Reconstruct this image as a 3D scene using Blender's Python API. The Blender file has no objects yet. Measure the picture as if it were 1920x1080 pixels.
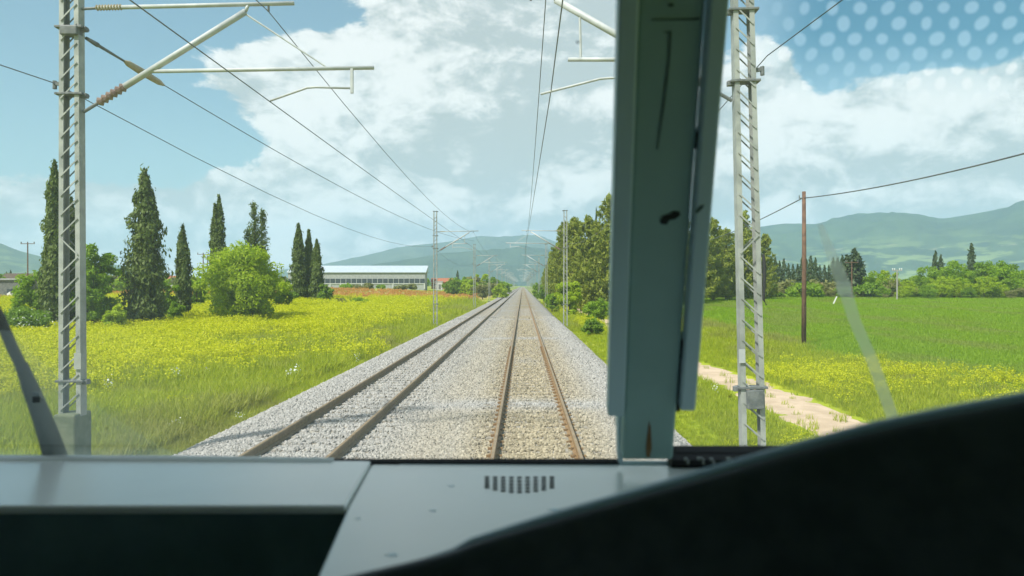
import bpy, bmesh, math, random
import numpy as np
from mathutils import Vector, Matrix, Euler

R = math.radians
rnd = random.Random(7)
rng = np.random.default_rng(11)
scn = bpy.context.scene
col = scn.collection

# ------------------------------------------------------------------ camera
CAM = Vector((0.0, 0.0, 2.9))            # rail tops are z = 0, the line runs along +Y
FPX = 1386.7                             # focal length in photo pixels (1920 wide)
cam_d = bpy.data.cameras.new('camera')
cam_d.sensor_width = 36.0
cam_d.lens = 26.0
cam_d.clip_start = 0.02
cam_d.clip_end = 40000.0
cam = bpy.data.objects.new('camera', cam_d)
cam.location = CAM
cam.rotation_euler = (R(90 - 0.2), 0, R(0.83))
cam_d.dof.use_dof = True
cam_d.dof.focus_distance = 45.0
cam_d.dof.aperture_fstop = 5.0
col.objects.link(cam)
scn.camera = cam
ROT = np.array(cam.rotation_euler.to_matrix())

# ------------------------------------------------------------------ render / exposure
scn.render.engine = 'CYCLES'
scn.cycles.use_denoising = True
scn.cycles.max_bounces = 8
scn.cycles.transparent_max_bounces = 24
scn.cycles.volume_bounces = 1
scn.cycles.caustics_reflective = False
scn.cycles.caustics_refractive = False
scn.view_settings.view_transform = 'Standard'
scn.view_settings.look = 'None'
scn.view_settings.gamma = 1.0
scn.view_settings.use_curve_mapping = False
scn.view_settings.exposure = 0.85

# ------------------------------------------------------------------ sun
SUN = Vector((-0.50, -0.58, 0.92)).normalized()      # direction towards the sun
sun_d = bpy.data.lights.new('sun', 'SUN')
sun_d.energy = 3.9
sun_d.angle = R(3.0)
sun_d.color = (1.0, 0.95, 0.87)
sun = bpy.data.objects.new('sun', sun_d)
sun.rotation_euler = SUN.to_track_quat('Z', 'Y').to_euler()
sun.location = (0, 0, 60)
col.objects.link(sun)


def ray(px, py):
    d = ROT @ np.array([(px - 960) / FPX, (540 - py) / FPX, -1.0])
    return d / np.linalg.norm(d)


def at(px, py, Y):
    d = ray(px, py)
    return Vector(np.array(CAM) + d * (Y / d[1]))


def azel(px, py):
    d = ray(px, py)
    return math.atan2(d[0], d[1]), math.asin(d[2])


# ------------------------------------------------------------------ world: sky with clouds
world = bpy.data.worlds.new('World')
scn.world = world
world.use_nodes = True
wt = world.node_tree
wt.nodes.clear()
SKY_STRENGTH = 0.10


class NT:
    """tiny node builder"""
    def __init__(s, tree):
        s.t = tree

    def n(s, typ, **kw):
        nd = s.t.nodes.new(typ)
        for k, v in kw.items():
            setattr(nd, k, v)
        return nd

    def put(s, sock, v):
        if hasattr(v, 'is_output') or isinstance(v, bpy.types.NodeSocket):
            s.t.links.new(v, sock)
        else:
            sock.default_value = v

    def math(s, op, a, b=None, c=None, clamp=False):
        nd = s.n('ShaderNodeMath', operation=op)
        nd.use_clamp = clamp
        s.put(nd.inputs[0], a)
        if b is not None:
            s.put(nd.inputs[1], b)
        if c is not None:
            s.put(nd.inputs[2], c)
        return nd.outputs[0]

    def vmath(s, op, a, b=None):
        nd = s.n('ShaderNodeVectorMath', operation=op)
        s.put(nd.inputs[0], a)
        if b is not None:
            s.put(nd.inputs[1], b)
        return nd.outputs['Value'] if op in ('DOT_PRODUCT', 'LENGTH') else nd.outputs[0]

    def noise(s, vec, scale, detail=4.0, rough=0.55, dist=0.0):
        nd = s.n('ShaderNodeTexNoise')
        if vec is not None:
            s.put(nd.inputs['Vector'], vec)
        nd.inputs['Scale'].default_value = scale
        nd.inputs['Detail'].default_value = detail
        nd.inputs['Roughness'].default_value = rough
        nd.inputs['Distortion'].default_value = dist
        return nd.outputs['Fac']

    def maprange(s, v, a, b, c=0.0, d=1.0, smooth=True):
        nd = s.n('ShaderNodeMapRange')
        nd.interpolation_type = 'SMOOTHSTEP' if smooth else 'LINEAR'
        s.put(nd.inputs['Value'], v)
        nd.inputs['From Min'].default_value = a
        nd.inputs['From Max'].default_value = b
        nd.inputs['To Min'].default_value = c
        nd.inputs['To Max'].default_value = d
        return nd.outputs[0]

    def mix(s, f, a, b, blend='MIX'):
        nd = s.n('ShaderNodeMix', data_type='RGBA', blend_type=blend)
        s.put(nd.inputs[0], f)
        s.put(nd.inputs[6], a if not isinstance(a, tuple) else (*a, 1.0)[:4])
        s.put(nd.inputs[7], b if not isinstance(b, tuple) else (*b, 1.0)[:4])
        return nd.outputs[2]


def build_sky():
    N = NT(wt)
    tc = N.n('ShaderNodeTexCoord')
    sep = N.n('ShaderNodeSeparateXYZ')
    N.put(sep.inputs[0], tc.outputs['Generated'])
    az = N.math('ARCTAN2', sep.outputs[0], sep.outputs[1])
    el = N.math('ARCSINE', sep.outputs[2])
    comb = N.n('ShaderNodeCombineXYZ')
    N.put(comb.inputs[0], az)
    N.put(comb.inputs[1], el)
    ae = comb.outputs[0]
    sky = N.n('ShaderNodeTexSky')
    sky.sky_type = 'NISHITA'
    sky.sun_disc = False
    sky.sun_elevation = math.asin(SUN.z)
    sky.sun_rotation = math.atan2(SUN.x, SUN.y)
    sky.altitude = 50
    sky.air_density = 1.0
    sky.dust_density = 1.3
    sky.ozone_density = 1.2
    # cloud cover field in azimuth / elevation: + is cloud, - is clear blue
    S = 1.0

    def blob(px, py, rx, ry, w):
        a, e = azel(px, py)
        v = N.vmath('SUBTRACT', ae, (a, e, 0))
        v = N.vmath('MULTIPLY', v, (FPX / rx * math.cos(a) ** -1 * math.cos(a), FPX / ry, 0))
        d = N.vmath('DOT_PRODUCT', v, v)
        g = N.math('EXPONENT', N.math('MULTIPLY', d, -1.0))
        return N.math('MULTIPLY', g, w)

    def total(items):
        acc = None
        for it in items:
            b = blob(*it)
            acc = b if acc is None else N.math('ADD', acc, b)
        return acc

    cover = total([
        # clear parts
        (60, 90, 330, 170, -1.25), (330, 40, 190, 80, -0.55), (340, 250, 130, 70, -0.75), (130, 240, 220, 60, -0.55),
        (590, 35, 90, 28, -0.75), (440, 60, 120, 26, -0.35),
        (1680, 30, 300, 90, -1.15), (1880, 70, 150, 90, -0.7), (1540, 170, 50, 60, -0.45), (1480, 330, 60, 30, -0.25),
        (1500, 20, 90, 60, -0.45),
        # clouds
        (600, 130, 300, 70, 1.15), (720, 240, 280, 130, 0.9), (520, 190, 120, 50, .4), (950, 200, 300, 260, 0.85), (250, 405, 460, 70, 0.95), (1000, 470, 1500, 60, 0.45),
        (410, 330, 26, 24, 0.5), (85, 268, 60, 16, 0.62), (130, 262, 26, 20, 0.35), (1650, 285, 480, 110, 1.25), (1445, 140, 60, 80, 1.25),
        (1700, 190, 90, 45, 0.9), (1850, 185, 90, 60, 0.9), (900, 420, 500, 60, 0.3), (780, -60, 260, 60, 0.25),
    ])
    warp = N.n('ShaderNodeTexNoise')
    N.put(warp.inputs['Vector'], N.vmath('MULTIPLY', tc.outputs['Generated'], (1, 1, 1.6)))
    warp.inputs['Scale'].default_value = 5.0
    warp.inputs['Detail'].default_value = 3.0
    wv = N.vmath('SCALE', N.vmath('SUBTRACT', warp.outputs['Color'], (0.5, 0.5, 0.5)))
    wv.node.inputs['Scale'].default_value = 0.10
    pos = N.vmath('ADD', N.vmath('MULTIPLY', tc.outputs['Generated'], (1, 1, 1.7)), wv)
    f1 = N.noise(pos, 6.5, 10.0, 0.64)
    lpos = N.vmath('ADD', pos, (-0.030, -0.01, 0.045))
    f2 = N.noise(lpos, 6.5, 8.0, 0.62)
    fine = N.noise(pos, 26.0, 5.0, 0.6)
    fld = N.math('ADD', cover, N.math('MULTIPLY', N.math('SUBTRACT', f1, 0.5), 2.2))
    fld = N.math('ADD', fld, N.math('MULTIPLY', N.math('SUBTRACT', fine, 0.5), 0.6))
    mask = N.maprange(fld, -0.12, 0.20)
    # lit towards the sun, grey inside
    lit = N.math('SUBTRACT', f1, f2)
    bright = total([
        (560, 120, 280, 70, 0.85), (760, 110, 120, 60, .45), (600, 250, 150, 80, 0.70), (640, 405, 110, 30, 0.6), (1060, 345, 70, 40, 0.55), (1120, 385, 60, 40, 0.5),
        (410, 330, 30, 30, 0.6), (480, 400, 60, 40, .3), (85, 268, 70, 20, 0.5), (40, 345, 90, 40, .25),
        (1445, 130, 80, 90, 0.9), (1640, 190, 240, 70, 0.65), (1840, 190, 110, 70, 0.55), (1580, 380, 200, 45, 0.40), (1760, 320, 260, 55, -.45), (1500, 280, 90, 50, -.35), (1600, 235, 110, 30, .3), (1850, 240, 90, 30, .25),
        (960, 220, 190, 160, -0.65), (1020, 425, 240, 30, -0.25), (300, 440, 280, 50, -0.05),
    ])
    tone = N.math('ADD', N.math('MULTIPLY', lit, 5.0), N.math('MULTIPLY', bright, 0.72))
    tone = N.math('ADD', tone, N.math('MULTIPLY', N.math('SUBTRACT', fine, 0.5), 0.8))
    tone = N.maprange(tone, -0.45, 0.75)
    k = 1.0 / SKY_STRENGTH
    cloud = N.mix(tone, (0.315 * k, 0.35 * k, 0.358 * k), (0.61 * k, 0.61 * k, 0.605 * k))
    # blue: the sky texture, a little thin high cloud over it
    blue = N.mix(1.0, sky.outputs[0], (0.70, 0.88, 0.80), 'MULTIPLY')
    veil = N.maprange(el, 0.0, 0.30, 0.55, 0.12)
    blue = N.mix(veil, blue, (0.26 * k, 0.36 * k, 0.41 * k))
    c = N.mix(mask, blue, cloud)
    bg = N.n('ShaderNodeBackground')
    N.put(bg.inputs[0], c)
    bg.inputs[1].default_value = SKY_STRENGTH
    out = N.n('ShaderNodeOutputWorld')
    wt.links.new(bg.outputs[0], out.inputs[0])


build_sky()

# ------------------------------------------------------------------ materials
MATS = {}


def new_mat(name):
    m = bpy.data.materials.new(name)
    m.use_nodes = True
    m.node_tree.nodes.clear()
    return m, NT(m.node_tree)


def solid(name, c1, c2=None, rough=0.6, scale=6.0, metallic=0.0, bump=0.0, detail=5.0, spec=0.4, lo=0.35, hi=0.65):
    """principled paint / metal / stone with mottled colour"""
    m, N = new_mat(name)
    b = N.n('ShaderNodeBsdfPrincipled')
    tc = N.n('ShaderNodeTexCoord')
    v = tc.outputs['Object']
    if c2 is None:
        c2 = tuple(x * 0.8 for x in c1)
    f = N.noise(v, scale, detail, 0.6)
    fac = N.maprange(f, lo, hi)
    N.put(b.inputs['Base Color'], N.mix(fac, c1, c2))
    b.inputs['Roughness'].default_value = rough
    b.inputs['Metallic'].default_value = metallic
    b.inputs['Specular IOR Level'].default_value = spec
    if bump:
        bp = N.n('ShaderNodeBump')
        bp.inputs['Strength'].default_value = bump
        bp.inputs['Distance'].default_value = 0.02
        N.put(bp.inputs['Height'], N.noise(v, scale * 5, 4.0))
        N.put(b.inputs['Normal'], bp.outputs[0])
    o = N.n('ShaderNodeOutputMaterial')
    m.node_tree.links.new(b.outputs[0], o.inputs[0])
    MATS[name] = m
    return m


def leafy(name, cols, trans=0.35, rough=0.55, per_object=0.25):
    """leaf material: colour per leaf island, partly translucent"""
    m, N = new_mat(name)
    g = N.n('ShaderNodeNewGeometry')
    oi = N.n('ShaderNodeObjectInfo')
    ramp = N.n('ShaderNodeValToRGB')
    els = ramp.color_ramp.elements
    for i, c in enumerate(cols):
        p = i / max(1, len(cols) - 1)
        e = els[i] if i < 2 else els.new(p)
        e.position = p
        e.color = (*c, 1)
    els[-1].position = 1.0
    drift = N.n('ShaderNodeAttribute', attribute_type='INSTANCER', attribute_name='drift')
    r = N.math('ADD', N.math('MULTIPLY', g.outputs['Random Per Island'], 1 - per_object), N.math('MULTIPLY', oi.outputs['Random'], per_object))
    N.put(ramp.inputs[0], r)
    d = N.n('ShaderNodeBsdfPrincipled')
    d.inputs['Roughness'].default_value = rough
    d.inputs['Specular IOR Level'].default_value = 0.25
    base = N.mix(drift.outputs['Fac'], ramp.outputs[0], (0.30, 0.29, 0.10)) if name in ('grass_blade', 'crop_blade') else ramp.outputs[0]
    N.put(d.inputs['Base Color'], base)
    t = N.n('ShaderNodeBsdfTranslucent')
    N.put(t.inputs[0], N.mix(1.0, base, (1.15, 1.25, 0.7), 'MULTIPLY'))
    mx = N.n('ShaderNodeMixShader')
    mx.inputs[0].default_value = trans
    m.node_tree.links.new(d.outputs[0], mx.inputs[1])
    m.node_tree.links.new(t.outputs[0], mx.inputs[2])
    o = N.n('ShaderNodeOutputMaterial')
    m.node_tree.links.new(mx.outputs[0], o.inputs[0])
    MATS[name] = m
    return m


solid('galvanised', (0.36, 0.375, 0.35), (0.25, 0.265, 0.25), 0.55, 3.0, 0.15)
solid('pale_tube', (0.47, 0.49, 0.50), (0.38, 0.40, 0.41), 0.5, 4.0)
solid('dark_steel', (0.16, 0.17, 0.17), (0.09, 0.10, 0.10), 0.6, 8.0)
solid('brown_porcelain', (0.25, 0.18, 0.145), (0.18, 0.125, 0.10), 0.3, 6.0)
solid('yellow_insulator', (0.38, 0.33, 0.22), (0.29, 0.25, 0.16), 0.4, 6.0)
solid('wire_metal', (0.13, 0.14, 0.15), (0.09, 0.10, 0.11), 0.5, 2.0)
solid('concrete', (0.42, 0.40, 0.36), (0.31, 0.29, 0.26), 0.9, 5.0, bump=0.3)
solid('shaded_concrete', (0.17, 0.19, 0.12), (0.10, 0.125, 0.07), 0.9, 5.0, bump=0.3)  # foundation concrete, its dim greenish shade put into the colour
solid('sleeper_concrete', (0.36, 0.33, 0.28), (0.23, 0.20, 0.16), 0.9, 4.0, bump=0.3)
solid('rusty_rail', (0.27, 0.17, 0.075), (0.18, 0.105, 0.045), 0.75, 7.0, bump=0.15)
solid('dark_rail', (0.25, 0.185, 0.11), (0.18, 0.13, 0.075), 0.75, 7.0, bump=0.15)
solid('rail_head', (0.34, 0.25, 0.15), (0.25, 0.175, 0.10), 0.5, 3.0, 0.3)
solid('bark', (0.13, 0.095, 0.065), (0.07, 0.05, 0.035), 0.9, 8.0, bump=0.5)
solid('pole_wood', (0.17, 0.095, 0.06), (0.10, 0.055, 0.035), 0.85, 5.0, bump=0.3)
solid('pole_grey', (0.34, 0.33, 0.30), (0.26, 0.25, 0.23), 0.8, 5.0)
solid('roof_sheet', (0.44, 0.50, 0.55), (0.36, 0.42, 0.47), 0.45, 1.5)
solid('wall_pale', (0.34, 0.35, 0.35), (0.27, 0.28, 0.28), 0.8, 1.0)
solid('wall_white', (0.52, 0.52, 0.50), (0.44, 0.44, 0.42), 0.8, 1.0)
solid('wall_grey', (0.16, 0.165, 0.16), (0.10, 0.105, 0.10), 0.8, 1.0)
solid('window_dark', (0.06, 0.075, 0.085), (0.04, 0.05, 0.06), 0.15, 1.0)
solid('orange_wall', (0.46, 0.20, 0.11), (0.36, 0.16, 0.09), 0.85, 1.0)
solid('roof_tile', (0.38, 0.15, 0.08), (0.27, 0.10, 0.055), 0.85, 3.0)
solid('white_paint', (0.75, 0.75, 0.72), (0.62, 0.62, 0.60), 0.6, 3.0)
# inside the cab
solid('pillar_paint', (0.35, 0.51, 0.485), (0.27, 0.42, 0.40), 0.42, 3.0, lo=0.25, hi=0.75)
solid('trim_grey', (0.55, 0.70, 0.75), (0.50, 0.64, 0.69), 0.45, 4.0, lo=0.2, hi=0.8)
solid('dash_paint', (0.80, 0.83, 0.80), (0.76, 0.79, 0.76), 0.24, 4.0, lo=0.25, hi=0.75, bump=0.015, spec=0.75)
solid('black_plastic', (0.018, 0.020, 0.021), (0.012, 0.014, 0.015), 0.55, 9.0)
solid('hood_vinyl', (0.070, 0.092, 0.105), (0.050, 0.068, 0.078), 0.40, 30.0, bump=0.05)
solid('rubber', (0.020, 0.020, 0.021), (0.014, 0.014, 0.014), 0.7, 9.0)
solid('shell_dark', (0.36, 0.42, 0.42), (0.30, 0.36, 0.36), 0.8, 3.0)
solid('smudge', (0.085, 0.13, 0.12), (0.06, 0.095, 0.09), 0.8, 9.0)
solid('soot', (0.025, 0.028, 0.026), (0.015, 0.016, 0.015), 0.9, 9.0)
# plants
leafy('cypress_leaf', [(0.080, 0.118, 0.026), (0.115, 0.162, 0.032), (0.155, 0.205, 0.042)], 0.28)
leafy('cypress_far_leaf', [(0.040, 0.066, 0.030), (0.060, 0.092, 0.036), (0.080, 0.116, 0.042)], 0.2)
leafy('lime_leaf', [(0.25, 0.335, 0.012), (0.35, 0.455, 0.018), (0.44, 0.54, 0.026)], 0.5)
leafy('green_leaf', [(0.095, 0.175, 0.014), (0.16, 0.27, 0.020), (0.23, 0.35, 0.026)], 0.42)
leafy('fresh_leaf', [(0.15, 0.255, 0.013), (0.22, 0.35, 0.019), (0.30, 0.43, 0.026)], 0.48)
leafy('pine_needle', [(0.165, 0.205, 0.030), (0.25, 0.29, 0.040), (0.34, 0.365, 0.055)], 0.4)
leafy('olive_leaf', [(0.16, 0.18, 0.060), (0.23, 0.24, 0.080), (0.29, 0.28, 0.10)], 0.38)
leafy('pink_leaf', [(0.30, 0.19, 0.11), (0.38, 0.26, 0.16), (0.28, 0.25, 0.10)], 0.35)
leafy('grass_blade', [(0.225, 0.285, 0.010), (0.325, 0.385, 0.014), (0.405, 0.445, 0.020), (0.44, 0.43, 0.06)], 0.5, per_object=0.55)
leafy('crop_blade', [(0.19, 0.31, 0.012), (0.245, 0.375, 0.014), (0.295, 0.42, 0.018)], 0.5, per_object=0.5)
leafy('mustard_petal', [(0.50, 0.52, 0.006), (0.58, 0.58, 0.008), (0.62, 0.61, 0.010)], 0.45)
leafy('poppy_petal', [(0.58, 0.24, 0.09), (0.56, 0.31, 0.10), (0.50, 0.33, 0.11)], 0.35)
leafy('white_petal', [(0.70, 0.72, 0.70), (0.78, 0.80, 0.78)], 0.3)


def stone_mat():
    m, N = new_mat('ballast_stone')
    oi = N.n('ShaderNodeObjectInfo')
    at_ = N.n('ShaderNodeAttribute', attribute_type='INSTANCER', attribute_name='dirt')
    clean = N.mix(oi.outputs['Random'], (0.25, 0.24, 0.225), (0.40, 0.385, 0.36))
    dirty = N.mix(oi.outputs['Random'], (0.20, 0.165, 0.105), (0.42, 0.36, 0.25))
    b = N.n('ShaderNodeBsdfPrincipled')
    N.put(b.inputs['Base Color'], N.mix(at_.outputs['Fac'], clean, dirty))
    b.inputs['Roughness'].default_value = 0.85
    o = N.n('ShaderNodeOutputMaterial')
    m.node_tree.links.new(b.outputs[0], o.inputs[0])
    MATS['stone'] = m


stone_mat()


def pane_mat(name, tint, dust, fres=0.3):
    """thin glass: clear, a little Fresnel gloss, a film of dust that catches light"""
    m, N = new_mat(name)
    tr = N.n('ShaderNodeBsdfTransparent')
    tr.inputs[0].default_value = (*tint, 1)
    gl = N.n('ShaderNodeBsdfGlossy')
    gl.inputs['Roughness'].default_value = 0.02
    gl.inputs[0].default_value = (0.8, 0.9, 0.9, 1)
    fr = N.n('ShaderNodeFresnel')
    fr.inputs[0].default_value = 1.45
    mx = N.n('ShaderNodeMixShader')
    N.put(mx.inputs[0], N.math('MULTIPLY', fr.outputs[0], fres))
    m.node_tree.links.new(tr.outputs[0], mx.inputs[1])
    m.node_tree.links.new(gl.outputs[0], mx.inputs[2])
    tl = N.n('ShaderNodeBsdfTranslucent')
    tl.inputs[0].default_value = (0.74, 0.79, 0.74, 1)
    tc = N.n('ShaderNodeTexCoord')
    dn = N.noise(N.vmath('MULTIPLY', tc.outputs['Object'], (1.0, 1.0, 0.5)), 3.2, 6.0, 0.62)
    dm = N.n('ShaderNodeMixShader')
    N.put(dm.inputs[0], N.maprange(dn, 0.25, 0.8, dust * 0.6, dust * 1.6))
    m.node_tree.links.new(mx.outputs[0], dm.inputs[1])
    m.node_tree.links.new(tl.outputs[0], dm.inputs[2])
    o = N.n('ShaderNodeOutputMaterial')
    m.node_tree.links.new(dm.outputs[0], o.inputs[0])
    MATS[name] = m


pane_mat('glass_main', (0.96, 0.985, 0.98), 0.070)
pane_mat('glass_side', (0.95, 0.98, 0.98), 0.080)


# ------------------------------------------------------------------ objects, parts, tags
def link(o, parent=None):
    col.objects.link(o)
    if parent is not None:
        o.parent = parent
    return o


def tag(o, label=None, cat=None, group=None, kind=None):
    for k, v in (('label', label), ('category', cat), ('group', group), ('kind', kind)):
        if v:
            o[k] = v
    return o


def thing(name, label, cat, loc=(0, 0, 0), rz=0.0, group=None):
    o = bpy.data.objects.new(name, None)
    o.empty_display_size = 0.2
    o.location = loc
    o.rotation_euler = (0, 0, rz)
    link(o)
    return tag(o, label, cat, group)


class MB:
    def __init__(s):
        s.v, s.f = [], []

    def add(s, vs, fs):
        k = len(s.v)
        s.v += [tuple(v) for v in vs]
        s.f += [tuple(i + k for i in f) for f in fs]
        return s

    def box(s, c, size, rot=None):
        hx, hy, hz = (q / 2 for q in size)
        vs = [Vector((x, y, z)) for z in (-hz, hz) for x, y in ((-hx, -hy), (hx, -hy), (hx, hy), (-hx, hy))]
        if rot is not None:
            vs = [rot @ v for v in vs]
        c = Vector(c)
        return s.add([v + c for v in vs], [(3, 2, 1, 0), (4, 5, 6, 7), (0, 1, 5, 4), (1, 2, 6, 5), (2, 3, 7, 6), (3, 0, 4, 7)])

    def bar(s, p, q, w, h, up=(0, 0, 1)):
        p, q = Vector(p), Vector(q)
        d = (q - p)
        L = d.length
        d.normalize()
        u = Vector(up)
        if abs(d.dot(u)) > 0.98:
            u = Vector((0, 1, 0))
        x = d.cross(u).normalized()
        z = x.cross(d)
        m = Matrix((x, d, z)).transposed()
        return s.box((p + q) / 2, (w, L, h), m)

    def tube(s, pts, rad, n=8, caps=True):
        pts = [Vector(p) for p in pts]
        if not hasattr(rad, '__len__'):
            rad = [rad] * len(pts)
        k = len(s.v)
        for i, p in enumerate(pts):
            a = pts[max(0, i - 1)]
            b = pts[min(len(pts) - 1, i + 1)]
            d = (b - a).normalized()
            u = Vector((0, 0, 1)) if abs(d.z) < 0.9 else Vector((1, 0, 0))
            x = d.cross(u).normalized()
            y = x.cross(d)
            for j in range(n):
                t = 2 * math.pi * j / n
                s.v.append(tuple(p + (x * math.cos(t) + y * math.sin(t)) * rad[i]))
        for i in range(len(pts) - 1):
            for j in range(n):
                a, b = k + i * n + j, k + i * n + (j + 1) % n
                s.f.append((a, b, b + n, a + n))
        if caps:
            s.f.append(tuple(k + j for j in range(n))[::-1])
            e = k + (len(pts) - 1) * n
            s.f.append(tuple(e + j for j in range(n)))
        return s

    def prism(s, poly, off):
        """polygon (3-D points) pushed along a vector"""
        poly = [Vector(p) for p in poly]
        off = Vector(off)
        n = len(poly)
        vs = poly + [p + off for p in poly]
        fs = [tuple(range(n)), tuple(range(2 * n - 1, n - 1, -1))]
        fs += [(i, i + n, (i + 1) % n + n, (i + 1) % n) for i in range(n)]
        return s.add(vs, fs)

    def build(s, name, mat, parent=None, smooth=False, bevel=0.0, seg=2):
        me = bpy.data.meshes.new(name)
        me.from_pydata(s.v, [], s.f)
        me.update()
        if bevel or True:
            bm = bmesh.new()
            bm.from_mesh(me)
            bmesh.ops.recalc_face_normals(bm, faces=bm.faces)
            bm.to_mesh(me)
            bm.free()
        if smooth:
            me.polygons.foreach_set('use_smooth', [True] * len(me.polygons))
        me.materials.append(MATS[mat] if isinstance(mat, str) else mat)
        o = bpy.data.objects.new(name, me)
        if bevel:
            md = o.modifiers.new('bevel', 'BEVEL')
            md.width = bevel
            md.segments = seg
            md.limit_method = 'ANGLE'
            md.angle_limit = R(40)
        return link(o, parent)


KIDS = {}


def copy_tree(o, parent=None):
    c = o.copy()
    link(c, parent)
    for ch in list(o.children):
        copy_tree(ch, c)
    return c


def quads_mesh(name, V, nper, mat, smooth=False):
    """V: (n*nper,3) vertices, every nper consecutive ones are one face"""
    V = np.asarray(V, dtype=np.float32)
    n = len(V) // nper
    me = bpy.data.meshes.new(name)
    me.vertices.add(len(V))
    me.vertices.foreach_set('co', V.ravel())
    me.loops.add(n * nper)
    me.loops.foreach_set('vertex_index', np.arange(n * nper, dtype=np.int32))
    me.polygons.add(n)
    me.polygons.foreach_set('loop_start', np.arange(0, n * nper, nper, dtype=np.int32))
    me.update(calc_edges=True)
    me.validate()
    me.materials.append(MATS[mat])
    return me


def vnoise(x, y, seed=0):
    x = np.asarray(x, dtype=float)
    y = np.asarray(y, dtype=float)
    xi, yi = np.floor(x).astype(np.int64), np.floor(y).astype(np.int64)
    xf, yf = x - xi, y - yi
    u, v = xf * xf * (3 - 2 * xf), yf * yf * (3 - 2 * yf)

    def h(a, b):
        n = (a * 374761393 + b * 668265263 + seed * 144269504) & 0xffffffff
        n = ((n ^ (n >> 13)) * 1274126177) & 0xffffffff
        return ((n ^ (n >> 16)) & 0xffff) / 65535.0
    a = h(xi, yi) * (1 - u) + h(xi + 1, yi) * u
    b = h(xi, yi + 1) * (1 - u) + h(xi + 1, yi + 1) * u
    return a * (1 - v) + b * v


def fbm(x, y, seed=0, o=4):
    t, a, s = 0.0, 0.5, 0.0
    for i in range(o):
        t = t + a * vnoise(np.asarray(x) * 2 ** i, np.asarray(y) * 2 ** i, seed + i)
        s += a
        a *= 0.5
    return t / s


def sstep(a, b, x):
    t = np.clip((np.asarray(x, dtype=float) - a) / (b - a), 0, 1)
    return t * t * (3 - 2 * t)


# ------------------------------------------------------------------ ground
TRK_OWN, TRK_LEFT = 0.24, -4.06          # track centre lines


def gz(x, y):
    x = np.asarray(x, dtype=float)
    y = np.asarray(y, dtype=float)
    z = -0.9 + 0.16 * (fbm(x / 7, y / 7, 3) - 0.5) + 0.05 * (fbm(x / 1.3, y / 1.3, 5) - 0.5)
    z = z + 2.35 * sstep(80, 350, y) * sstep(14, 70, -x)
    z = z + 0.28 * sstep(9.5, 17, x) + 0.35 * sstep(60, 170, y) * sstep(12, 40, x) + 0.5 * sstep(180, 420, y) * sstep(20, 60, x)
    near = np.exp(-((x + 1.9) / 5.2) ** 6)
    return z * (1 - near) + near * -1.15


def path_x(y):
    y = np.asarray(y, dtype=float)
    return 8.15 + 0.35 * np.sin(y / 9.0) + 0.2 * np.sin(y / 4.1 + 1)


def yellow(x, y):
    """how much mustard grows here"""
    n = fbm(np.asarray(x) / 9, np.asarray(y) / 14, 21)
    n2 = fbm(np.asarray(x) / 2.2, np.asarray(y) / 3.5, 22)
    left = sstep(23, 42, y + (n - 0.5) * 22) * sstep(175, 120, y) * sstep(-8.0, -12.5 - 0.07 * np.asarray(y), x + (n - .5) * 9)
    left = left * sstep(0.22, 0.50, n * 0.55 + n2 * 0.45)
    grey = np.exp(-(((x + 13) / 4.5) ** 2 + ((y - 44) / 16) ** 2))
    left = left * (1 - 0.85 * grey)
    left2 = 0.30 * sstep(19, 30, y) * sstep(0.40, 0.66, n * .6 + n2 * .4) * sstep(-8.0, -10, x) * sstep(60, 20, y)
    r1 = np.exp(-(((x - 12.2) / 2.6) ** 2 + ((y - 29.0) / 3.4) ** 2)) * 1.35
    r2 = np.exp(-(((x - 16.5) / 3.0) ** 2 + ((y - 25) / 3) ** 2)) * 0.45
    r3 = sstep(4.6, 5.6, x) * sstep(11, 9, x) * sstep(55, 66, y) * sstep(125, 90, y) * 0.95
    r4 = 0.12 * sstep(0.5, 0.65, n) * sstep(4.0, 6, x) * sstep(14, 10, x) * sstep(60, 30, y)
    right = np.maximum(np.maximum(r1, r2), np.maximum(r3, r4)) * sstep(0.25, 0.5, n2 + 0.12)
    return np.clip(np.where(x < 0, np.maximum(left, left2), right), 0, 1)


def poppy(x, y):
    n = fbm(np.asarray(x) / 16, np.asarray(y) / 10, 31)
    n2 = fbm(np.asarray(x) / 5, np.asarray(y) / 6, 32)
    m = sstep(150, 175, y + (n - .5) * 30) * sstep(330, 270, y) * sstep(-8, -13, x) * sstep(0.35, 0.5, n * .6 + n2 * .4)
    m2 = sstep(-12, -14, x) * sstep(0.62, 0.7, n) * sstep(70, 90, y) * 0.5
    return np.clip(np.maximum(m, m2 * 0.6), 0, 1)


def crop(x, y):
    e = 13.5 + 1.2 * (fbm(np.asarray(y) / 6, np.asarray(y) * 0, 41) - .5) + 0.02 * np.asarray(y)
    n = fbm(np.asarray(x) / 3, np.asarray(y) / 5, 42)
    return sstep(0, 3.0, x - e + (n - .5) * 4) * sstep(215, 195, y + (n - .5) * 22) * sstep(20, 32, y + 0.4 * np.asarray(x) + (n - .5) * 10)


def lines(segs):
    out = []
    for a, b, st in segs:
        out += list(np.arange(a, b, st))
    out.append(segs[-1][1])
    return np.array(out)


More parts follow.
